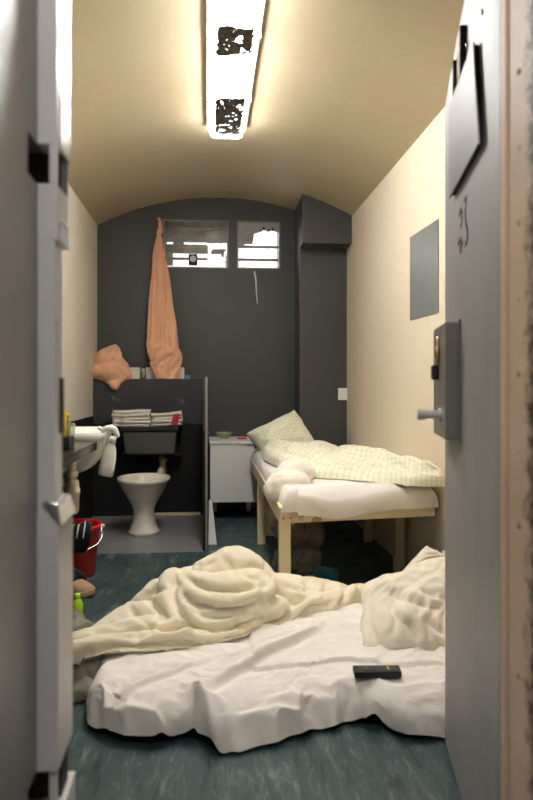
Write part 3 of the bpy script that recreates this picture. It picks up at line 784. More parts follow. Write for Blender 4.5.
# hanging apricot cloth
levels = [(220.5, 158.6, .8), (226, 158.8, 1.8), (240, 159.5, 4.6), (260, 160.5, 7.5), (285, 161, 9.8), (310, 161.3, 11.8), (335, 162.5, 13.6), (350, 164, 14.8), (362, 165.5, 14.4), (372, 167, 12.5), (380.5, 169, 11.5)]
lv = spline([(a, b_, c) for a, b_, c in levels], 7)
na = 96; pos = np.zeros((na, len(lv), 3))
for j, (vv_, uc, hw) in enumerate(lv):
    fz = (vv_ - 220) / 161
    yy = 5.575 - .125 * fz
    pc = PY(uc, vv_, yy); w_ = hw / F * yy; dep = .012 + .048 * min(1, fz * 1.3)
    for i in range(na):
        a = 2 * PI * i / na
        ca, sa = math.cos(a), math.sin(a)
        foldf = 1 + .16 * fz ** .5 * math.sin(a * 7 + 1.2 * fz) + .10 * fz * math.sin(a * 13 + 4 * fz) 
        cre = -.022 * min(1, fz * 2) * math.exp(-((ca * w_ - (.012 + .02 * math.sin(fz * 5))) / .010) ** 2) * (sa < 0)
        if vv_ > 345: foldf += .18 * math.sin(a * 5 + vv_ * .35) * min(1, (vv_ - 345) / 20)
        x = pc.x + ca * w_ * (1 + .03 * math.sin(a * 9 + fz * 9))
        y = yy + sa * dep * foldf - cre
        pos[i, j] = (x, min(y, 5.594), pc.z)
o = grid('apricot_cloth', pos, na, len(lv), M['orange'], closed_u=True); wrinkle(o, frames=14, grow=.07, hold=.12, bend=2.0, stiff=20); clampz(o, lambda co: np.where(co[:, 1] > 5.37, ZL + .001, -9))
tag(o, 'long apricot cloth hanging from the window corner down to the ledge', 'cloth', 'apricot cloths')

# ------------------------------------------------------------------ sink side
SXF = -.525
o = build('worktop', [bx(XL, SXF, 2.35, 3.36, .695, .735)], M['slab']); bevel(o, .004); tag(o, 'black worktop slab fixed along the left wall', 'worktop')
t = thing('wash_basin', 'white ceramic wash basin on the left wall beyond the black worktop', 'wash basin', (-.69, 3.62, .56))
bc = (-.695, 3.63)
def bsec(rx, ry, z, n=40):
    out = []
    for j in range(n):
        a = 2 * PI * j / n; ca, sa = math.cos(a), math.sin(a); e = .55
        out.append((bc[0] + rx * math.copysign(abs(ca) ** e, ca), bc[1] + ry * math.copysign(abs(sa) ** e, sa), z))
    return out
build('bowl', [rings([bsec(.06, .07, .56), bsec(.11, .13, .585), bsec(.155, .19, .64), bsec(.178, .225, .70), bsec(.188, .24, .735), bsec(.193, .245, .74), bsec(.194, .246, .772), bsec(.188, .24, .777), bsec(.165, .215, .777), bsec(.15, .19, .74), bsec(.11, .14, .65), bsec(.03, .03, .62)])], M['basin'], t, True)
build('tap', [tube([(-.85, 3.63, .777), (-.85, 3.63, .85), (-.83, 3.63, .88), (-.76, 3.63, .87)], .011, 10)], M['chrome'], t, True)
# bottle trap under worktop
tx = PY(72, 490, 3.15).x
t = thing('waste_trap', 'cream plastic bottle trap hanging under the black worktop', 'pipe', (tx, 3.15, .665))
build('pipe', [lathe(tx, 3.15, [(.017, .695), (.017, .585)], 18)], M['trap'], t, True)
build('nut', [lathe(tx, 3.15, [(.024, .62), (.028, .615), (.028, .60), (.022, .59), (.017, .585)], 18)], M['trap'], t, True)
build('bottle', [lathe(tx, 3.15, [(.018, .59), (.030, .575), (.032, .545), (.036, .54), (.036, .52), (.032, .515), (.031, .445), (.024, .43), (.01, .43)], 22)], M['trap'], t, True)
build('outlet', [tube([(tx, 3.17, .56), (tx - .05, 3.22, .56), (XL, 3.25, .56)], .016, 10)], M['trap'], t, True)
# black box with toiletries
bxc = PY(66, 450, 2.98).x
o = build('toiletry_box', [bx(bxc - .08, bxc + .022, 2.93, 3.05, .7355, .785)], M['black']); bevel(o, .004); tag(o, 'small black box on the worktop under the bottles', 'box')
def bottle(name, x, y, z0, prof, mat, label, cap, capmat, group):
    t = thing(name, label, 'bottle', (x, y, z0), group)
    build('body', [lathe(x, y, [(r, z0 + z) for r, z in prof], 20)], mat, t, True)
    build('cap', [lathe(x, y, [(r, z0 + z) for r, z in cap], 16)], capmat, t, True); return t
bottle('soap_bottle', PY(62.2, 420, 2.96).x, 2.965, .786, [(.014, 0), (.017, .005), (.017, .10), (.012, .115), (.006, .12)], M['yellow'], 'yellow soap bottle with white pump on the black box', [(.007, .12), (.007, .14), (.011, .143), (.011, .152), (.004, .153)], M['white_plastic'], 'toiletries')
bottle('shampoo_bottle', PY(67.2, 420, 2.98).x, 2.985, .786, [(.011, 0), (.013, .004), (.013, .07), (.008, .08), (.006, .082)], M['olive'], 'pale green shampoo bottle with yellow cap on the black box', [(.009, .078), (.009, .096), (.004, .098)], M['yellow'], 'toiletries')
p = PY(73.5, 424, 3.04)
o = build('drinking_glass', [lathe(p.x - .008, 3.032, [(.015, .786), (.018, .84), (.0165, .84), (.013, .79)], 20)], M['tumbler'], None, True); tag(o, 'clear drinking glass beside the pale green bottle', 'glass')

# spray bottle hooked on the basin rim
sb = lambda u, v, y=3.36: PY(u, v, y)
t = thing('spray_bottle', 'white spray bottle hooked by its trigger over the basin edge', 'bottle', tuple(sb(105, 477)))
ax0, ax1 = sb(105.2, 476), sb(112.2, 441)
axis = [ax0.lerp(ax1, k) for k in (0, .04, .25, .5, .66, .80, .92, 1.0)]
rad = [.031, .036, .037, .035, .031, .025, .016, .013]
def oval(pts, rad, flat=.62, n=22):
    rs = []; tdir = (pts[-1] - pts[0]).normalized(); a = Vector((1, 0, 0)); a = (a - tdir * a.dot(tdir)).normalized(); b2 = tdir.cross(a)
    for p, r in zip(pts, rad): rs.append([p + a * r * math.cos(2 * PI * j / n) + b2 * r * flat * math.sin(2 * PI * j / n) for j in range(n)])
    return rings(rs)
build('body', [oval(axis, rad)], M['white_plastic'], t, True)
c = sb(113, 439)
build('collar', [oval([sb(111.8, 443), sb(113.2, 436)], [.019, .017], 1)], M['white_plastic'], t, True)
hd = [sb(103, 431), sb(106.5, 428.5), sb(111, 428), sb(115, 430.5), sb(117.6, 435.5)]
build('head', [tube(hd, [.010, .015, .019, .017, .010], 14)], M['white_plastic'], t, True)
build('nozzle', [tube([sb(98.2, 427.2), sb(103, 430)], [.0085, .0095], 12, False)], M['white_plastic'], t, True)
build('trigger', [tube([sb(108.5, 431), sb(107.2, 436), sb(104.5, 441), sb(104, 447)], [.007, .006, .006, .005], 10)], M['white_plastic'], t, True)
# ------------------------------------------------------------------ bucket and its garment
BX, BY = -.705, 3.72
t = thing('bucket', 'red plastic bucket on the floor by the left wall', 'bucket', (BX, BY, 0))
build('tub', [lathe(BX, BY, [(.108, 0), (.112, .004), (.140, .245), (.150, .25), (.150, .272), (.145, .274), (.137, .27), (.134, .24), (.106, .01)], 40)], M['red_plastic'], t, True)
build('handle', [tube([(BX + .150, BY - .02, .262), (BX + .158, BY - .045, .22), (BX + .148, BY - .075, .185), (BX + .10, BY - .125, .165)], .0035, 8)], M['chrome'], t, True)
build('handle_lug', [tube([(BX + .144, BY - .02, .262), (BX + .160, BY - .02, .262)], .009, 10)], M['white_plastic'], t, True)
# garment: folded strip over the rim
t = thing('garment', 'black garment with white stripes draped over the red bucket rim', 'clothing', (BX + .02, BY - .14, .27))
path = spline([(BX - .02, BY + .02, .22), (BX + .02, BY - .06, .285), (BX + .03, BY - .13, .295), (BX + .035, BY - .17, .27), (BX + .03, BY - .178, .22), (BX + .005, BY - .172, .165)], 6)
nw = 22; pos = np.zeros((len(path), nw, 3)); 
for i, p in enumerate(path):
    for j in range(nw):
        s = j / (nw - 1) - .5; fi = i / (len(path) - 1)
        pos[i, j] = (p[0] + .02 + s * .13 + .06 * fi * s - .03 * fi, p[1] - .006 * math.sin(j * .9 + i * .2) - .02 * (.5 - abs(s)) * 0, p[2] - .02 * s - .012 * math.cos(s * 9) * (1 if i < 14 else .3) - .10 * fi * s * 0)
g = grid('cloth', pos, len(path), nw, M['darkcloth'], t); sm = g.modifiers.new('s', 'SOLIDIFY'); sm.thickness = .012; sm.offset = 0
for k in range(3):
    j = 9 + 4 * k
    st_ = [tuple(pos[i, j] + np.array((0, -.008, .004))) for i in range(10, len(path) - 8)]
    build('stripe', [tube([(p[0] , p[1], p[2]) for p in st_], .0035, 8)], M['white_plastic'], g, True)

# shoe on the floor
def shoe(cx, cy, rot, L, label):
    t = thing('shoe', label, 'shoe', (cx, cy, 0))
    mtx = Matrix.Translation((cx, cy, 0)) @ Matrix.Rotation(rot, 4, 'Z')
    def outline(s):  # half-width along the length 0 heel .. 1 toe
        return .034 + .012 * math.sin(min(1, s) * PI * .9) + .010 * math.exp(-((s - .72) / .2) ** 2)
    ss = [0, .02, .06, .15, .3, .45, .6, .75, .88, .95, .985, 1]
    taper = [.25, .6, .85, 1, .95, .9, 1, 1, .9, .7, .45, .2]
    n_ = 14
    def ringset(z0, hf, k):
        rs = []
        for s, tp in zip(ss, taper):
            w_ = outline(s) * tp * k; h = hf(s); r = []
            for j in range(n_):
                a = PI * j / (n_ - 1); r.append(mtx @ Vector(((s - .5) * L, w_ * math.cos(a), z0 + h * max(0, math.sin(a)) ** .7)))
            rs.append(r)
        return rings(rs)
    build('upper', [ringset(.022, lambda s: .075 if s < .25 else (.085 - .05 * (s - .25) / .5 if s < .75 else .058 - .03 * (s - .75) / .25), .95)], M['beige'], t, True)
    rs = []
    for z in (0.001, .008, .026, .030):
        pts_ = []
        for s, tp in zip(ss, taper): pts_.append((s, outline(s) * tp * (1.06 if z > .005 and z < .028 else 1.0)))
        loop = [(s, w_) for s, w_ in pts_] + [(s, -w_) for s, w_ in reversed(pts_)]
        rs.append([mtx @ Vector(((s - .5) * L * 1.02, w_, z + (.012 * max(0, (s - .8) / .2)))) for s, w_ in loop])
    build('sole', [rings(rs)], M['beige'], t, True)
    build('tongue', [tube([mtx @ Vector((-.05, 0, .09)), mtx @ Vector((-.02, 0, .105)), mtx @ Vector((.03, 0, .085))], [.018, .024, .02], 10)], M['blackrub'], t, True)
    return t
p = PZ(84, 592, 0)
shoe(p.x - .07, p.y - .05, math.radians(-14), .27, 'tan shoe with dark tongue on the floor in front of the red bucket')
# loose black shoe/bag behind it
p = PZ(80, 584, 0)
o = blob('black_bag', [tube([(p.x - .12, p.y - .06, .06), (p.x - .04, p.y - .02, .052), (p.x + .01, p.y - .02, .03)], [.05, .05, .028])], M['darkcloth'], voxel=.012, smooth=3, wr=(.012, 12), seed=3.3, zmin=.001)
tag(o, 'crumpled black cloth between the red bucket and the shoe', 'cloth')
# neon bottle, clear bags
p = PZ(77.5, 618, 0)
bottle('neon_bottle', p.x - .005, p.y + .02, .0, [(.020, .002), (.024, .008), (.024, .055), (.016, .075), (.010, .08)], M['neon'], 'neon yellow-green bottle on the floor by the clear plastic bag', [(.013, .076), (.013, .098), (.006, .101)], M['neon'], None)
bgp = lambda u, v, y: tuple(PY(u, v, y))
o = blob('plastic_bag', [tube([bgp(66, 640, 2.72), bgp(78, 628, 2.74), bgp(90, 632, 2.70)], [.05, .05, .03]), tube([bgp(76, 616, 2.92), bgp(80, 630, 2.80)], [.025, .035])], M['bag'], voxel=.012, smooth=3, wr=(.02, 14), seed=5.5, zmin=.002)
tag(o, 'crumpled clear plastic bag on the floor left of the duvet', 'bag', 'plastic bags on the floor')
o = blob('plastic_bag', [tube([bgp(70, 676, 2.34), bgp(86, 672, 2.32), bgp(99, 668, 2.30)], [.05, .045, .022]), tube([bgp(74, 694, 2.24), bgp(86, 688, 2.24)], [.035, .028])], M['bagpale'], voxel=.012, smooth=3, wr=(.02, 11), seed=9.5, zmin=.002)
tag(o, 'cloudy plastic bag tucked under the left end of the duvet', 'bag', 'plastic bags on the floor')

# ------------------------------------------------------------------ white cabinet, bowl, post
YC = 5.13
a = PY(210.5, 503, YC); b_ = PY(250, 441, YC)
t = thing('cabinet', 'white painted bedside cabinet between partition and bed', 'cabinet', (.18, 5.35, 0))
build('carcass', [hexa([(.022, YC + .012, a.z), (PY(257, 502, YC).x, YC + .012, a.z), (PY(257, 502, YC).x, YB - .002, a.z), (.022, YB - .002, a.z), (.022, YC + .012, b_.z - .02), (PY(254, 441, YC).x, YC + .012, b_.z - .02), (PY(254, 441, YC).x, YB - .002, b_.z - .02), (.022, YB - .002, b_.z - .02)])], M['white_board'], t)
o = build('door', [hexa([(.024, YC, a.z + .004), (PY(246.5, 502, YC).x, YC, a.z + .004), (PY(246.5, 502, YC).x, YC + .012, a.z + .004), (.024, YC + .012, a.z + .004), (.024, YC, b_.z - .02), (PY(245.5, 441, YC).x, YC, b_.z - .02), (PY(245.5, 441, YC).x, YC + .012, b_.z - .02), (.024, YC + .012, b_.z - .02)])], M['white_board'], t); bevel(o, .002)
o = build('top', [bx(.018, PY(256, 441, YC).x, YC - .01, YB - .002, b_.z - .02, b_.z)], M['white_board'], t); bevel(o, .003)
for lx, ly in ((.06, 5.52), (.33, 5.52)): build('leg', [bx(lx - .018, lx + .018, ly - .018, ly + .018, 0, a.z + .002)], M['white_board'], t)
ZT = b_.z
p = PZ(224.5, 438, ZT + .02); bx_, by_ = p.x, 5.36
o = build('bowl', [lathe(bx_, by_, [(.028, ZT + .001), (.03, ZT + .006), (.052, ZT + .030), (.062, ZT + .05), (.059, ZT + .051), (.048, ZT + .03), (.02, ZT + .012)], 28)], M['bowlgreen'], None, True); tag(o, 'small green bowl on the white cabinet', 'bowl')
p = PZ(241, 437.5, ZT)
o = build('red_lighter', [tube([(p.x - .032, 5.30, ZT + .009), (p.x + .032, 5.295, ZT + .009)], .008, 10)], M['red_plastic'], None, True); tag(o, 'small red lighter lying on the white cabinet beside the bowl', 'lighter')
p = PZ(214, 545, 0)
o = build('post', [hexa([(.008, 4.36, 0), (.062, 4.36, 0), (.062, 4.42, 0), (.008, 4.42, 0), (.012, 4.40, .27), (.032, 4.40, .27), (.032, 4.43, .27), (.012, 4.43, .27)])], M['white_board']); bevel(o, .003); tag(o, 'short white wooden post against the foot of the partition', 'post')

# ------------------------------------------------------------------ bed
L0, LB = PY(279.5, 520, 3.02).x, 5.10
YN0, YN1 = 3.02, 3.14            # the foot rail runs slightly askew
ZR = .465; RH = .072
def yn(x): return YN0 + (YN1 - YN0) * (x - L0) / (1.06 - L0)
t = thing('bed', 'cream painted metal bed frame along the right wall', 'bed', (.70, 4.2, 0))
o = build('foot_rail', [hexa([(L0 + .05, yn(L0 + .05) + .004, ZR - RH), (1.06, yn(1.06), ZR - RH), (1.06, yn(1.06) + .03, ZR - RH), (L0 + .05, yn(L0 + .05) + .034, ZR - RH), (L0 + .05, yn(L0 + .05) + .004, ZR), (1.06, yn(1.06), ZR), (1.06, yn(1.06) + .03, ZR), (L0 + .05, yn(L0 + .05) + .034, ZR)])], M['cream_metal'], t); bevel(o, .003)
o = build('side_rail', [bx(L0, L0 + .03, YN0 + .04, LB, ZR - RH, ZR)], M['cream_metal'], t); bevel(o, .003)
o = build('side_rail', [bx(1.035, 1.065, YN1 + .03, LB, ZR - RH, ZR)], M['cream_metal'], t); bevel(o, .003)
o = build('head_rail', [bx(L0 + .03, 1.035, LB - .03, LB, ZR - RH, ZR)], M['cream_metal'], t); bevel(o, .003)
for x0, y0 in ((L0, YN0), (1.005, 3.62), (L0, 4.34), (1.005, 4.34)):
    o = build('leg', [bx(x0, x0 + .05, y0, y0 + .05, 0, ZR - (.001 if y0 < 3.5 else RH))], M['cream_metal'], t); bevel(o, .003)
build('base_panel', [bx(L0 + .03, 1.035, YN1 + .03, LB - .03, ZR - .03, ZR - .018)], M['cream_metal'], t)
build('cross_panel', [bx(L0 + .05, L0 + .24, 4.355, 4.37, .05, ZR - RH)], M['cream_metal'], t)
for k_, (u_, v_) in enumerate(((283.5, 518.5), (290.5, 518), (293, 524))):
    x_ = PY(u_, v_, YN0).x; z_ = PY(u_, v_, YN0).z
    rr = [[(x_ + r * math.cos(2 * PI * j / 10), y_, z_ + r * math.sin(2 * PI * j / 10)) for j in range(10)] for r, y_ in ((.006, YN0 + (.012 if k_ else .0)), (.005, YN0 - .003 ))]
    build('bolt', [rings(rr)], M['brass'], t)
# ink scribble and rust patch on the foot rail
def onrail(u, v): 
    p = PY(u, v, 3.05); y = yn(p.x) ; return (p.x, y, p.z)
scr = [onrail(u, v) for u, v in ((297.5, 518), (299, 514), (301, 516), (299.5, 519.5), (302, 520), (303, 515.5), (301.5, 513.5))]
build('scribble', [tube([(x, y + .0035, z) for x, y, z in scr], .0012, 6)], M['ink'], t)
rp = [onrail(u, v) for u, v in ((311, 522), (322, 521.5), (322, 518), (318, 515), (315, 516), (312, 518.5))]
build('rust_patch', [rings([[(x, y + dy, z) for x, y, z in rp] for dy in (.0022, .006)])], M['beige'], t)

# bed mattress with white sheet
ZM = .540
def smoothmin_edge(d, r): 
    d = np.clip(d / r, 0, 1); return np.sqrt(1 - (1 - d) ** 2)
nu, nvv = 90, 150
u_ = np.linspace(0, 1, nu); w_ = np.linspace(0, 1, nvv)
def ease(t, k): return np.where(t < .5, .5 * (2 * t) ** k, 1 - .5 * (2 - 2 * t) ** k)
A, B = np.meshgrid(ease(u_, 1.7), ease(w_, 1.7), indexing='ij')
x0_, x1_ = L0 + .012, 1.058
X = x0_ + (x1_ - x0_) * A; Yn = YN0 + .02 + .12 * A; Y = Yn + (LB - .01 - Yn) * B
d = np.minimum(np.minimum(X - x0_, x1_ - X), np.minimum(Y - Yn, LB - .01 - Y))
Z = ZR - .012 + (ZM - ZR + .012) * smoothmin_edge(d, .05)
pos = np.stack([X, Y, Z], -1)
for i in range(nu):
    for j in range(nvv):
        p = pos[i, j]; pos[i, j, 2] += .006 * (ridged(p, 6, 1.7) - .4) * min(1, d[i, j] / .03)
        if d[i, j] < .06: pos[i, j, 1] += .006 * math.sin(p[0] * 30) * (1 if B[i, j] < .1 else 0)
# sheet overhang at the foot: loose hem sagging onto the rail
hem = (B < .02); pos[..., 2] += np.where(hem & (A > .1), -.012 - .030 * np.exp(-((X - .60) / .14) ** 2), 0); pos[..., 1] += np.where(hem, -.028, 0)
o = grid('mattress', pos, nu, nvv, M['sheet']); wrinkle(o, frames=10, grow=.03, hold=.10, bend=2, stiff=20); tag(o, 'mattress in a loose white sheet on the cream bed frame', 'mattress')
ZM2 = ZM + .003

# checked duvet on the bed (heightfield in folds)
outline_top = [(300, 452), (330, 449), (352, 452), (378, 461), (405, 471), (430, 480), (444, 487)]
nu, nvv = 150, 110
pos = np.zeros((nu, nvv, 3)); uv = np.zeros((nu, nvv, 2))
# front edge (room side) and back edge (wall side) paths over the mattress, foot to head
front = spline([(1.052, 3.10, 0), (.94, 3.13, 0), (.82, 3.22, 0), (.68, 3.34, 0), (.53, 3.46, 0), (.43, 3.75, 0), (.385, 4.15, 0), (.375, 4.5, 0), (.40, 4.72, 0)], 12)
back = spline([(1.060, 3.16, 0), (1.056, 3.40, 0), (1.05, 3.7, 0), (1.03, 3.95, 0), (.97, 4.2, 0), (.86, 4.42, 0), (.70, 4.62, 0), (.55, 4.78, 0), (.46, 4.80, 0)], 12)
def samp(path, t):
    f_ = t * (len(path) - 1); i = min(int(f_), len(path) - 2); return path[i] * (1 - (f_ - i)) + path[i + 1] * (f_ - i)
for i in range(nu):
    ti = i / (nu - 1); pf = samp(front, ti); pb = samp(back, ti)
    for j in range(nvv):
        tj = j / (nvv - 1); p = pf * (1 - tj) + pb * tj
        e = min(tj, (1 - tj) * 1.2, ti * 2.2, (1 - ti) * 1.5); rr_ = .07
        h = .055 * math.sqrt(1 - (1 - min(1, e / rr_)) ** 2) + .05 * math.exp(-((tj - .38 - .1 * math.sin(ti * 5)) / .13) ** 2) + .04 * math.exp(-((tj - .75) / .12) ** 2) * math.sin(ti * PI)
        h += .026 * (ridged((p[0], p[1] * .75, .3), 4.2, 6.4) - .35) * min(1, e / .08) + .012 * (ridged((p[0], p[1], .9), 10, 2.2) - .4) * min(1, e / .05)
        h *= .62 + .38 * min(1, (1 - abs(2 * ti - 1)) * 2.5)
        xx = p[0] + .014 * noise.noise(Vector((p[0] * 6, p[1] * 6, 1))) * min(1, (1 - tj) * 4)
        pos[i, j] = (min(xx, 1.066), p[1] + .014 * noise.noise(Vector((p[0] * 6, p[1] * 6, 7))), ZM2 - .004 + max(0.003, h))
        uv[i, j] = (ti * 2.4 * 21, tj * 1.0 * 21)
o = grid('checked_duvet', pos, nu, nvv, M['check'], uvs=uv); wrinkle(o, frames=18, grow=.10, hold=.03, bend=6.0, stiff=25); clampz(o, lambda co: np.where(co[:, 1] < 3.1, ZR + .004, ZM2 + .004) + 0 * co[:, 0]); tag(o, 'green and cream checked duvet rumpled over the raised bed', 'duvet')

# white turned-back fold hanging over the bed's left edge
fp = lambda u, v, y: tuple(PY(u, v, y))
tubes = [tube([fp(277, 488, 3.26), fp(287, 476, 3.30), fp(300, 474, 3.34)], [.055, .06, .06]),
         tube([fp(277, 492, 3.24), fp(289, 496, 3.20), fp(303, 488, 3.26)], [.045, .05, .05]),
         tube([fp(283, 484, 3.24), fp(297, 484, 3.24)], [.055, .06]),
         tube([fp(305, 474, 3.40), fp(297, 470, 3.42), fp(288, 470, 3.44)], [.045, .05, .045])]
o = blob('white_blanket', tubes, M['white_fold'], voxel=.009, smooth=6, wr=(.004, 7), seed=2.7,
    zmin=lambda co: np.where((co[:, 0] > L0 + .05) & (co[:, 1] > 3.08), ZM2, np.where((co[:, 0] > L0 - .03), ZR + .002, .40)))
wrinkle(o, frames=18, grow=.10, hold=.02, bend=5, stiff=25); clampz(o, lambda co: np.where((co[:, 0] > L0 + .05) & (co[:, 1] > 3.08), ZM2, np.where((co[:, 0] > L0 - .03), ZR + .002, .40)))
tag(o, 'thick white quilt fold bulging over the near left corner of the bed', 'blanket')

# checked pillow propped against the end wall
zc_ = ZM2
o = pillow_quad('checked_pillow', [PY(249, 434, 4.86), PY(264, 451, 4.80), PY(316, 449, 4.92), PY(293, 412, 5.09)], .19, M['check'], uvn=34, w=.46, d=.33, frames=16, grow=.10, bend=3)
clampz(o, lambda co: ZM2 + .006 + 0 * co[:, 0])
tag(o, 'green and cream checked pillow propped at the head of the bed', 'pillow', 'pillows')

# things under the bed
ub = lambda u, v, y: tuple(PY(u, v, y))
o = blob('plastic_bag', [tube([ub(290, 530, 3.42), ub(300, 528, 3.46), ub(312, 535, 3.44)], [.09, .10, .07]), tube([ub(286, 560, 3.30), ub(300, 563, 3.32), ub(312, 560, 3.34)], [.06, .08, .05])], M['bagdark'], voxel=.014, smooth=3, wr=(.03, 8), seed=12.5, zmin=.002)
tag(o, 'bulging grey plastic bag stuffed under the bed behind its near leg', 'bag', 'plastic bags on the floor')
o = blob('teal_cloth', [tube([ub(322, 574, 3.26), ub(331, 575, 3.26)], [.035, .035])], M['teal'], voxel=.012, smooth=3, wr=(.015, 12), seed=2.5, zmin=.002)
tag(o, 'dark teal cloth lump in the shade under the bed', 'cloth')

# ------------------------------------------------------------------ floor mattress
ZF = .118
hem_px = [(86, 716), (90, 730), (98, 738), (120, 744), (150, 748), (175, 743), (190, 742), (203, 749), (216, 756), (245, 751), (275, 746), (300, 741), (325, 733), (345, 727.5), (362, 725.5), (378, 731), (392, 739), (405, 742), (430, 742), (447, 741)]
hemw = [PZ(u, v, 0) for u, v in hem_px]
hx = np.array([p.x for p in hemw] + [1.066]); hy = np.array([p.y for p in hemw] + [2.02])
XLm, XRm, YBm = -.362, 1.066, 2.80
nu, nvv = 210, 140
a = np.linspace(0, 1, nu); b_ = np.linspace(0, 1, nvv)
A, B = np.meshgrid(a ** 1.25, b_ ** 1.5, indexing='ij')
X = XLm + (XRm - XLm) * A
YFm = np.interp(X, hx, hy)
Y = YFm + (YBm - YFm) * B
# left end bows inwards towards its corners
X = X + (.03 * np.clip(1 - (Y - 2.0) / .10, 0, 1) ** 2 + .03 * np.clip((Y - 2.62) / .18, 0, 1) ** 2) * (1 - A) ** 6
dl = X - XLm; df = Y - YFm; db = YBm - Y
rad_f = np.interp(X, [-.36, -.1, .1, .25, .45, .6, 1.1], [.075, .11, .15, .12, .10, .09, .08])
prof = smoothmin_edge(df, rad_f) * smoothmin_edge(dl, .06) * smoothmin_edge(db, .05)
hemlift = np.interp(X, [-.36, -.30, -.18, -.08, -.02, .03, .2, .42, .48, .56, .66, 1.07], [.02, .012, .012, .02, .016, .0, .004, .012, .02, .012, .003, .003])
Z = hemlift + (ZF - hemlift) * prof
def crease(pts_px, w1, w2, amp, z=ZF - .01):
    """ridge along a polyline; w1/w2 falloff on either side"""
    P_ = [PZ(u, v, z) for u, v in pts_px]; P_ = [np.array((p.x, p.y)) for p in P_]
    P_ = [np.array(q[:2]) for q in spline([(p[0], p[1], 0) for p in P_], 6)]
    best = np.full(X.shape, 9.0); sgn = np.zeros(X.shape); tt = np.zeros(X.shape)
    for k in range(len(P_) - 1):
        ab = P_[k + 1] - P_[k]; L2 = ab @ ab
        t = np.clip(((X - P_[k][0]) * ab[0] + (Y - P_[k][1]) * ab[1]) / L2, 0, 1)
        dx = X - P_[k][0] - t * ab[0]; dy = Y - P_[k][1] - t * ab[1]; dd = np.hypot(dx, dy)
        cr = ab[0] * dy - ab[1] * dx; m_ = dd < best
        best = np.where(m_, dd, best); sgn = np.where(m_, np.sign(cr), sgn); tt = np.where(m_, (k + t) / (len(P_) - 1), tt)
    wv = np.where(sgn > 0, w1, w2)
    return 1.7 * amp * np.exp(-(best / wv) ** 1.6) * np.sin(np.clip(tt, .03, .97) * PI) ** .5
Z += crease([(118, 698), (150, 686), (190, 670), (225, 658)], .035, .008, .011)
Z += crease([(190, 707), (215, 690), (255, 668), (300, 645), (318, 634)], .05, .010, .020)
Z += crease([(225, 672), (262, 656), (300, 640)], .03, .010, .010)
Z += crease([(97, 708), (140, 714), (180, 722), (204, 735)], .014, .04, .014, .08)
Z += crease([(192, 706), (206, 716), (212, 732), (216, 748)], .02, .035, .022, .07)
Z += crease([(205, 700), (222, 704), (230, 715)], .015, .02, .010)
Z += crease([(232, 718), (280, 712), (330, 708), (372, 703)], .012, .04, .010, .08)
Z += crease([(372, 702), (384, 716), (394, 730)], .012, .03, .016, .07)
Z += crease([(240, 700), (300, 694), (345, 690)], .02, .02, .005)
Z += crease([(392, 700), (420, 704), (447, 702)], .02, .02, .006)
Z += crease([(395, 712), (425, 716), (447, 715)], .015, .02, .006)
Z += crease([(380, 652), (376, 672), (380, 692)], .01, .03, .004)
# upper sheet layer edge running to the right behind the remote
lay = [PZ(u, v, ZF) for u, v in ((255, 671), (300, 668), (345, 664), (400, 667), (447, 667))]
ly_ = np.interp(X, [p.x for p in lay], [p.y for p in lay], left=99)
Z += .012 * np.clip((Y - ly_) / .006, 0, 1) * np.clip((YBm - Y) / .1, 0, 1)
pos = np.stack([X, Y, Z], -1)
for i in range(nu):
    for j in range(nvv):
        p = pos[i, j]; e = min(1, prof[i, j] * 1.2)
        pos[i, j, 2] += e * (.005 * (ridged((p[0] * .7, p[1] * 1.3, 0), 5, 3.3) - .4) + .0018 * (ridged(p, 16, 4.4) - .4))
        if df[i, j] < .09:
            k_ = 1 - df[i, j] / .09
            pos[i, j, 1] += .010 * k_ * noise.noise(Vector((p[0] * 14, p[2] * 8, 2))) 
pos[..., 2] = np.maximum(pos[..., 2], .0015)
o = grid('floor_mattress', pos, nu, nvv, M['sheet']); wrinkle(o, frames=12, grow=.035, hold=.06, bend=3, stiff=25); clampz(o, lambda co: .0015 + 0 * co[:, 0]); tag(o, 'mattress with creased white sheet lying on the floor', 'mattress')
def zmat(co):
    """top of the floor mattress under given points"""
    inside = (co[:, 0] > XLm + .03) & (co[:, 1] > np.interp(co[:, 0], hx, hy) + .05) & (co[:, 1] < YBm - .01)
    return np.where(inside, ZF + .004, .004)

# cream duvet heaped on the floor mattress
dp = lambda u, v, y: tuple(PY(u, v, y))
def roll(pts, rad, n=6):
    c = spline([(*dp(*p), r) for p, r in zip(pts, rad)], n)
    return tube([q_[:3] for q_ in c], [max(.01, q_[3]) for q_ in c], 14)
T = []
T.append(roll([(91, 648, 2.33), (122, 646, 2.35), (165, 643, 2.38), (215, 637, 2.42), (255, 626, 2.52), (300, 611, 2.63), (345, 597, 2.78)], [.028, .040, .046, .046, .042, .042, .035]))
T.append(roll([(104, 639, 2.50), (124, 631, 2.55), (150, 620, 2.58), (178, 615, 2.56), (205, 622, 2.50)], [.030, .042, .058, .060, .050]))
T.append(roll([(130, 627, 2.66), (152, 614, 2.68), (172, 602, 2.70)], [.036, .055, .068]))
T.append(roll([(182, 583, 2.66), (177, 597, 2.60), (188, 614, 2.52), (212, 622, 2.48), (245, 620, 2.50), (270, 606, 2.58)], [.040, .045, .045, .042, .042, .04]))
T.append(roll([(214, 580, 2.70), (235, 576, 2.72), (251, 581, 2.74)], [.066, .084, .062]))
T.append(roll([(198, 588, 2.62), (222, 592, 2.58), (250, 588, 2.62)], [.055, .070, .060]))
T.append(roll([(190, 594, 2.56), (215, 602, 2.51), (245, 600, 2.52), (262, 586, 2.58)], [.030, .036, .036, .03]))
T.append(roll([(200, 605, 2.75), (240, 605, 2.80), (280, 605, 2.85)], [.12, .13, .10]))
T.append(roll([(266, 588, 2.72), (284, 600, 2.70), (300, 606, 2.68)], [.040, .048, .040]))
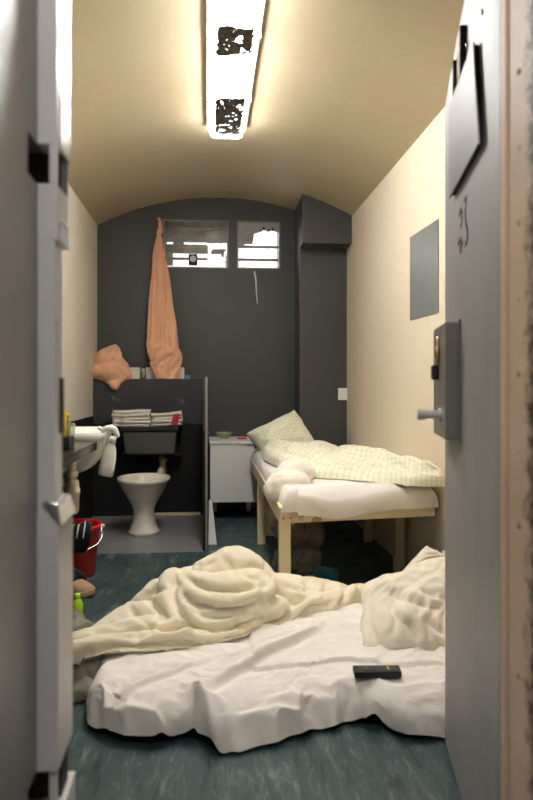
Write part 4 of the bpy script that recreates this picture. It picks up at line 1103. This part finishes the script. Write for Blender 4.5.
T.append(roll([(272, 600, 2.82), (300, 599, 2.84), (332, 602, 2.86), (356, 604, 2.86)], [.050, .060, .048, .036]))
T.append(roll([(302, 600, 2.80), (292, 610, 2.70), (272, 619, 2.60)], [.046, .042, .034]))
T.append(roll([(320, 598, 2.82), (326, 604, 2.76), (318, 612, 2.68)], [.044, .040, .028]))
T.append(roll([(346, 598, 2.86), (354, 601, 2.80), (340, 608, 2.74)], [.040, .036, .025]))
T.append(roll([(98, 642, 2.42), (150, 634, 2.46), (215, 622, 2.55)], [.04, .06, .07]))
o = blob('cream_duvet', T, M['duvet'], voxel=.0105, smooth=2, wr=(.005, 5), seed=3.9, zmin=zmat)
wrinkle(o, frames=16, grow=.12, hold=.012, bend=8.0, stiff=30)
press(o, [([(181, 586), (190, 599), (205, 604), (222, 608), (240, 606), (263, 598)], .030, 5), ([(187, 576), (198, 583), (212, 588), (233, 590), (262, 587)], .016, 4),
    ([(222, 558), (230, 566), (234, 574)], .010, 4), ([(174, 584), (180, 608), (187, 620), (198, 627), (215, 630), (240, 624), (266, 617)], .030, 5),
    ([(146, 598), (157, 606), (164, 615), (161, 625)], .018, 4), ([(133, 609), (140, 618), (151, 626)], .014, 4), ([(100, 633), (133, 633.5), (162, 630), (188, 626), (205, 634)], .026, 4.5),
    ([(166, 588), (158, 593), (149, 597)], .012, 4), ([(263, 561), (265, 579), (261, 588)], .020, 4), ([(306, 593), (292, 604), (281, 618), (260, 626)], .022, 5),
    ([(337, 581), (342, 593), (337, 608), (331, 617)], .016, 4), ([(281, 588), (299, 592), (313, 588)], .012, 4), ([(324, 604), (306, 611), (288, 627)], .018, 4.5),
    ([(353, 580), (358, 594)], .010, 3.5), ([(267, 617), (281, 609)], .012, 4), ([(112, 624), (122, 628), (134, 626)], .010, 3.5), ([(196, 612), (222, 617), (250, 612)], .014, 4),
    ([(205, 556), (214, 549), (230, 548)], .008, 3), ([(240, 572), (250, 580), (258, 578)], .010, 3), ([(110, 646), (150, 643), (190, 640)], .010, 4), ([(200, 574), (206, 566), (218, 562)], .010, 3.5)])
wrinkle(o, frames=10, grow=.10, hold=.08, bend=.9, stiff=25); clampz(o, zmat)
tag(o, 'cream duvet heaped in a crumpled pile on the floor mattress', 'duvet')

# floor pillows
o = pillow_quad('pillow', [PY(363, 588, 2.68), PY(366, 650, 2.27), PY(478, 662, 2.22), PY(470, 566, 2.70)], .19, M['pillow'], frames=16, grow=.12, bend=3, rnd=.14, lines=[
    ([(385, 590), (398, 596), (412, 601), (438, 608)], .016, 5), ([(372, 600), (370, 620), (378, 640), (384, 652)], .014, 5), ([(400, 618), (412, 628), (417, 642)], .016, 5),
    ([(428, 620), (436, 628), (445, 634)], .012, 4), ([(390, 604), (396, 620), (392, 636)], .010, 5), ([(420, 590), (432, 596), (446, 597)], .012, 4), ([(395, 645), (415, 650), (440, 646)], .010, 4)])
clampz(o, zmat)
tag(o, 'plump cream pillow leaning at the right end of the floor mattress', 'pillow', 'pillows')
o = pillow_quad('pillow', [PY(420, 543, 2.92), PY(386, 594, 2.80), PY(480, 618, 2.78), PY(492, 556, 2.94)], .10, M['pillow'], seed=5.3, frames=16, grow=.10, bend=3)
clampz(o, zmat)
tag(o, 'cream pillow standing on edge behind the plump one', 'pillow', 'pillows')

# remote control
pc = PZ(377, 671, ZF + .02)
mt = Matrix.Translation((pc.x, pc.y, ZF + .018)) @ Matrix.Rotation(math.radians(-4), 4, 'Z') @ Matrix.Rotation(math.radians(3), 4, 'X')
t = thing('remote_control', 'black remote control lying on the floor mattress sheet', 'remote control', (pc.x, pc.y, ZF + .005))
def xf(part, m): return ([m @ Vector(p) for p in part[0]], part[1], part[2] if len(part) > 2 else 0)
RW, RD = .142, .046
o = build('body', [xf(bx(-RW / 2, RW / 2, -RD / 2, RD / 2, -.011, .011), mt)], M['black'], t); bevel(o, .005)
for k_ in range(12):
    x_ = -.052 + .0095 * k_
    for r_, y_ in enumerate((-.011, .0, .011)):
        mm = M['grey_btn']
        if k_ == 2 and r_ == 1: mm = M['orange_led']
        if k_ == 9: mm = (M['green_btn'], M['yellow_btn'], M['orange_led'])[r_]
        build('button', [xf(bx(x_ - .003, x_ + .003, y_ - .003, y_ + .003, .0108, .0128), mt)], mm, t)

# ------------------------------------------------------------------ camera
cd = bpy.data.cameras.new('Camera'); cam = bpy.data.objects.new('Camera', cd); COL.objects.link(cam); SC.camera = cam
cd.sensor_fit = 'VERTICAL'; cd.sensor_height = 36; cd.sensor_width = 24; cd.lens = F / 800 * 36
cd.shift_y = (HZ - 400) / 800 
cam.location = EYE; cam.rotation_euler = (PI / 2, 0, -TH)
cd.clip_start = .02
cd.dof.use_dof = True; cd.dof.focus_distance = 3.4; cd.dof.aperture_fstop = 3.2

SC.view_settings.view_transform = 'Standard'; SC.view_settings.look = 'None'
SC.view_settings.exposure = 0.0; SC.view_settings.gamma = 1.0
SC.cycles.use_denoising = True
SC.cycles.max_bounces = 10; SC.cycles.diffuse_bounces = 6; SC.cycles.transparent_max_bounces = 16
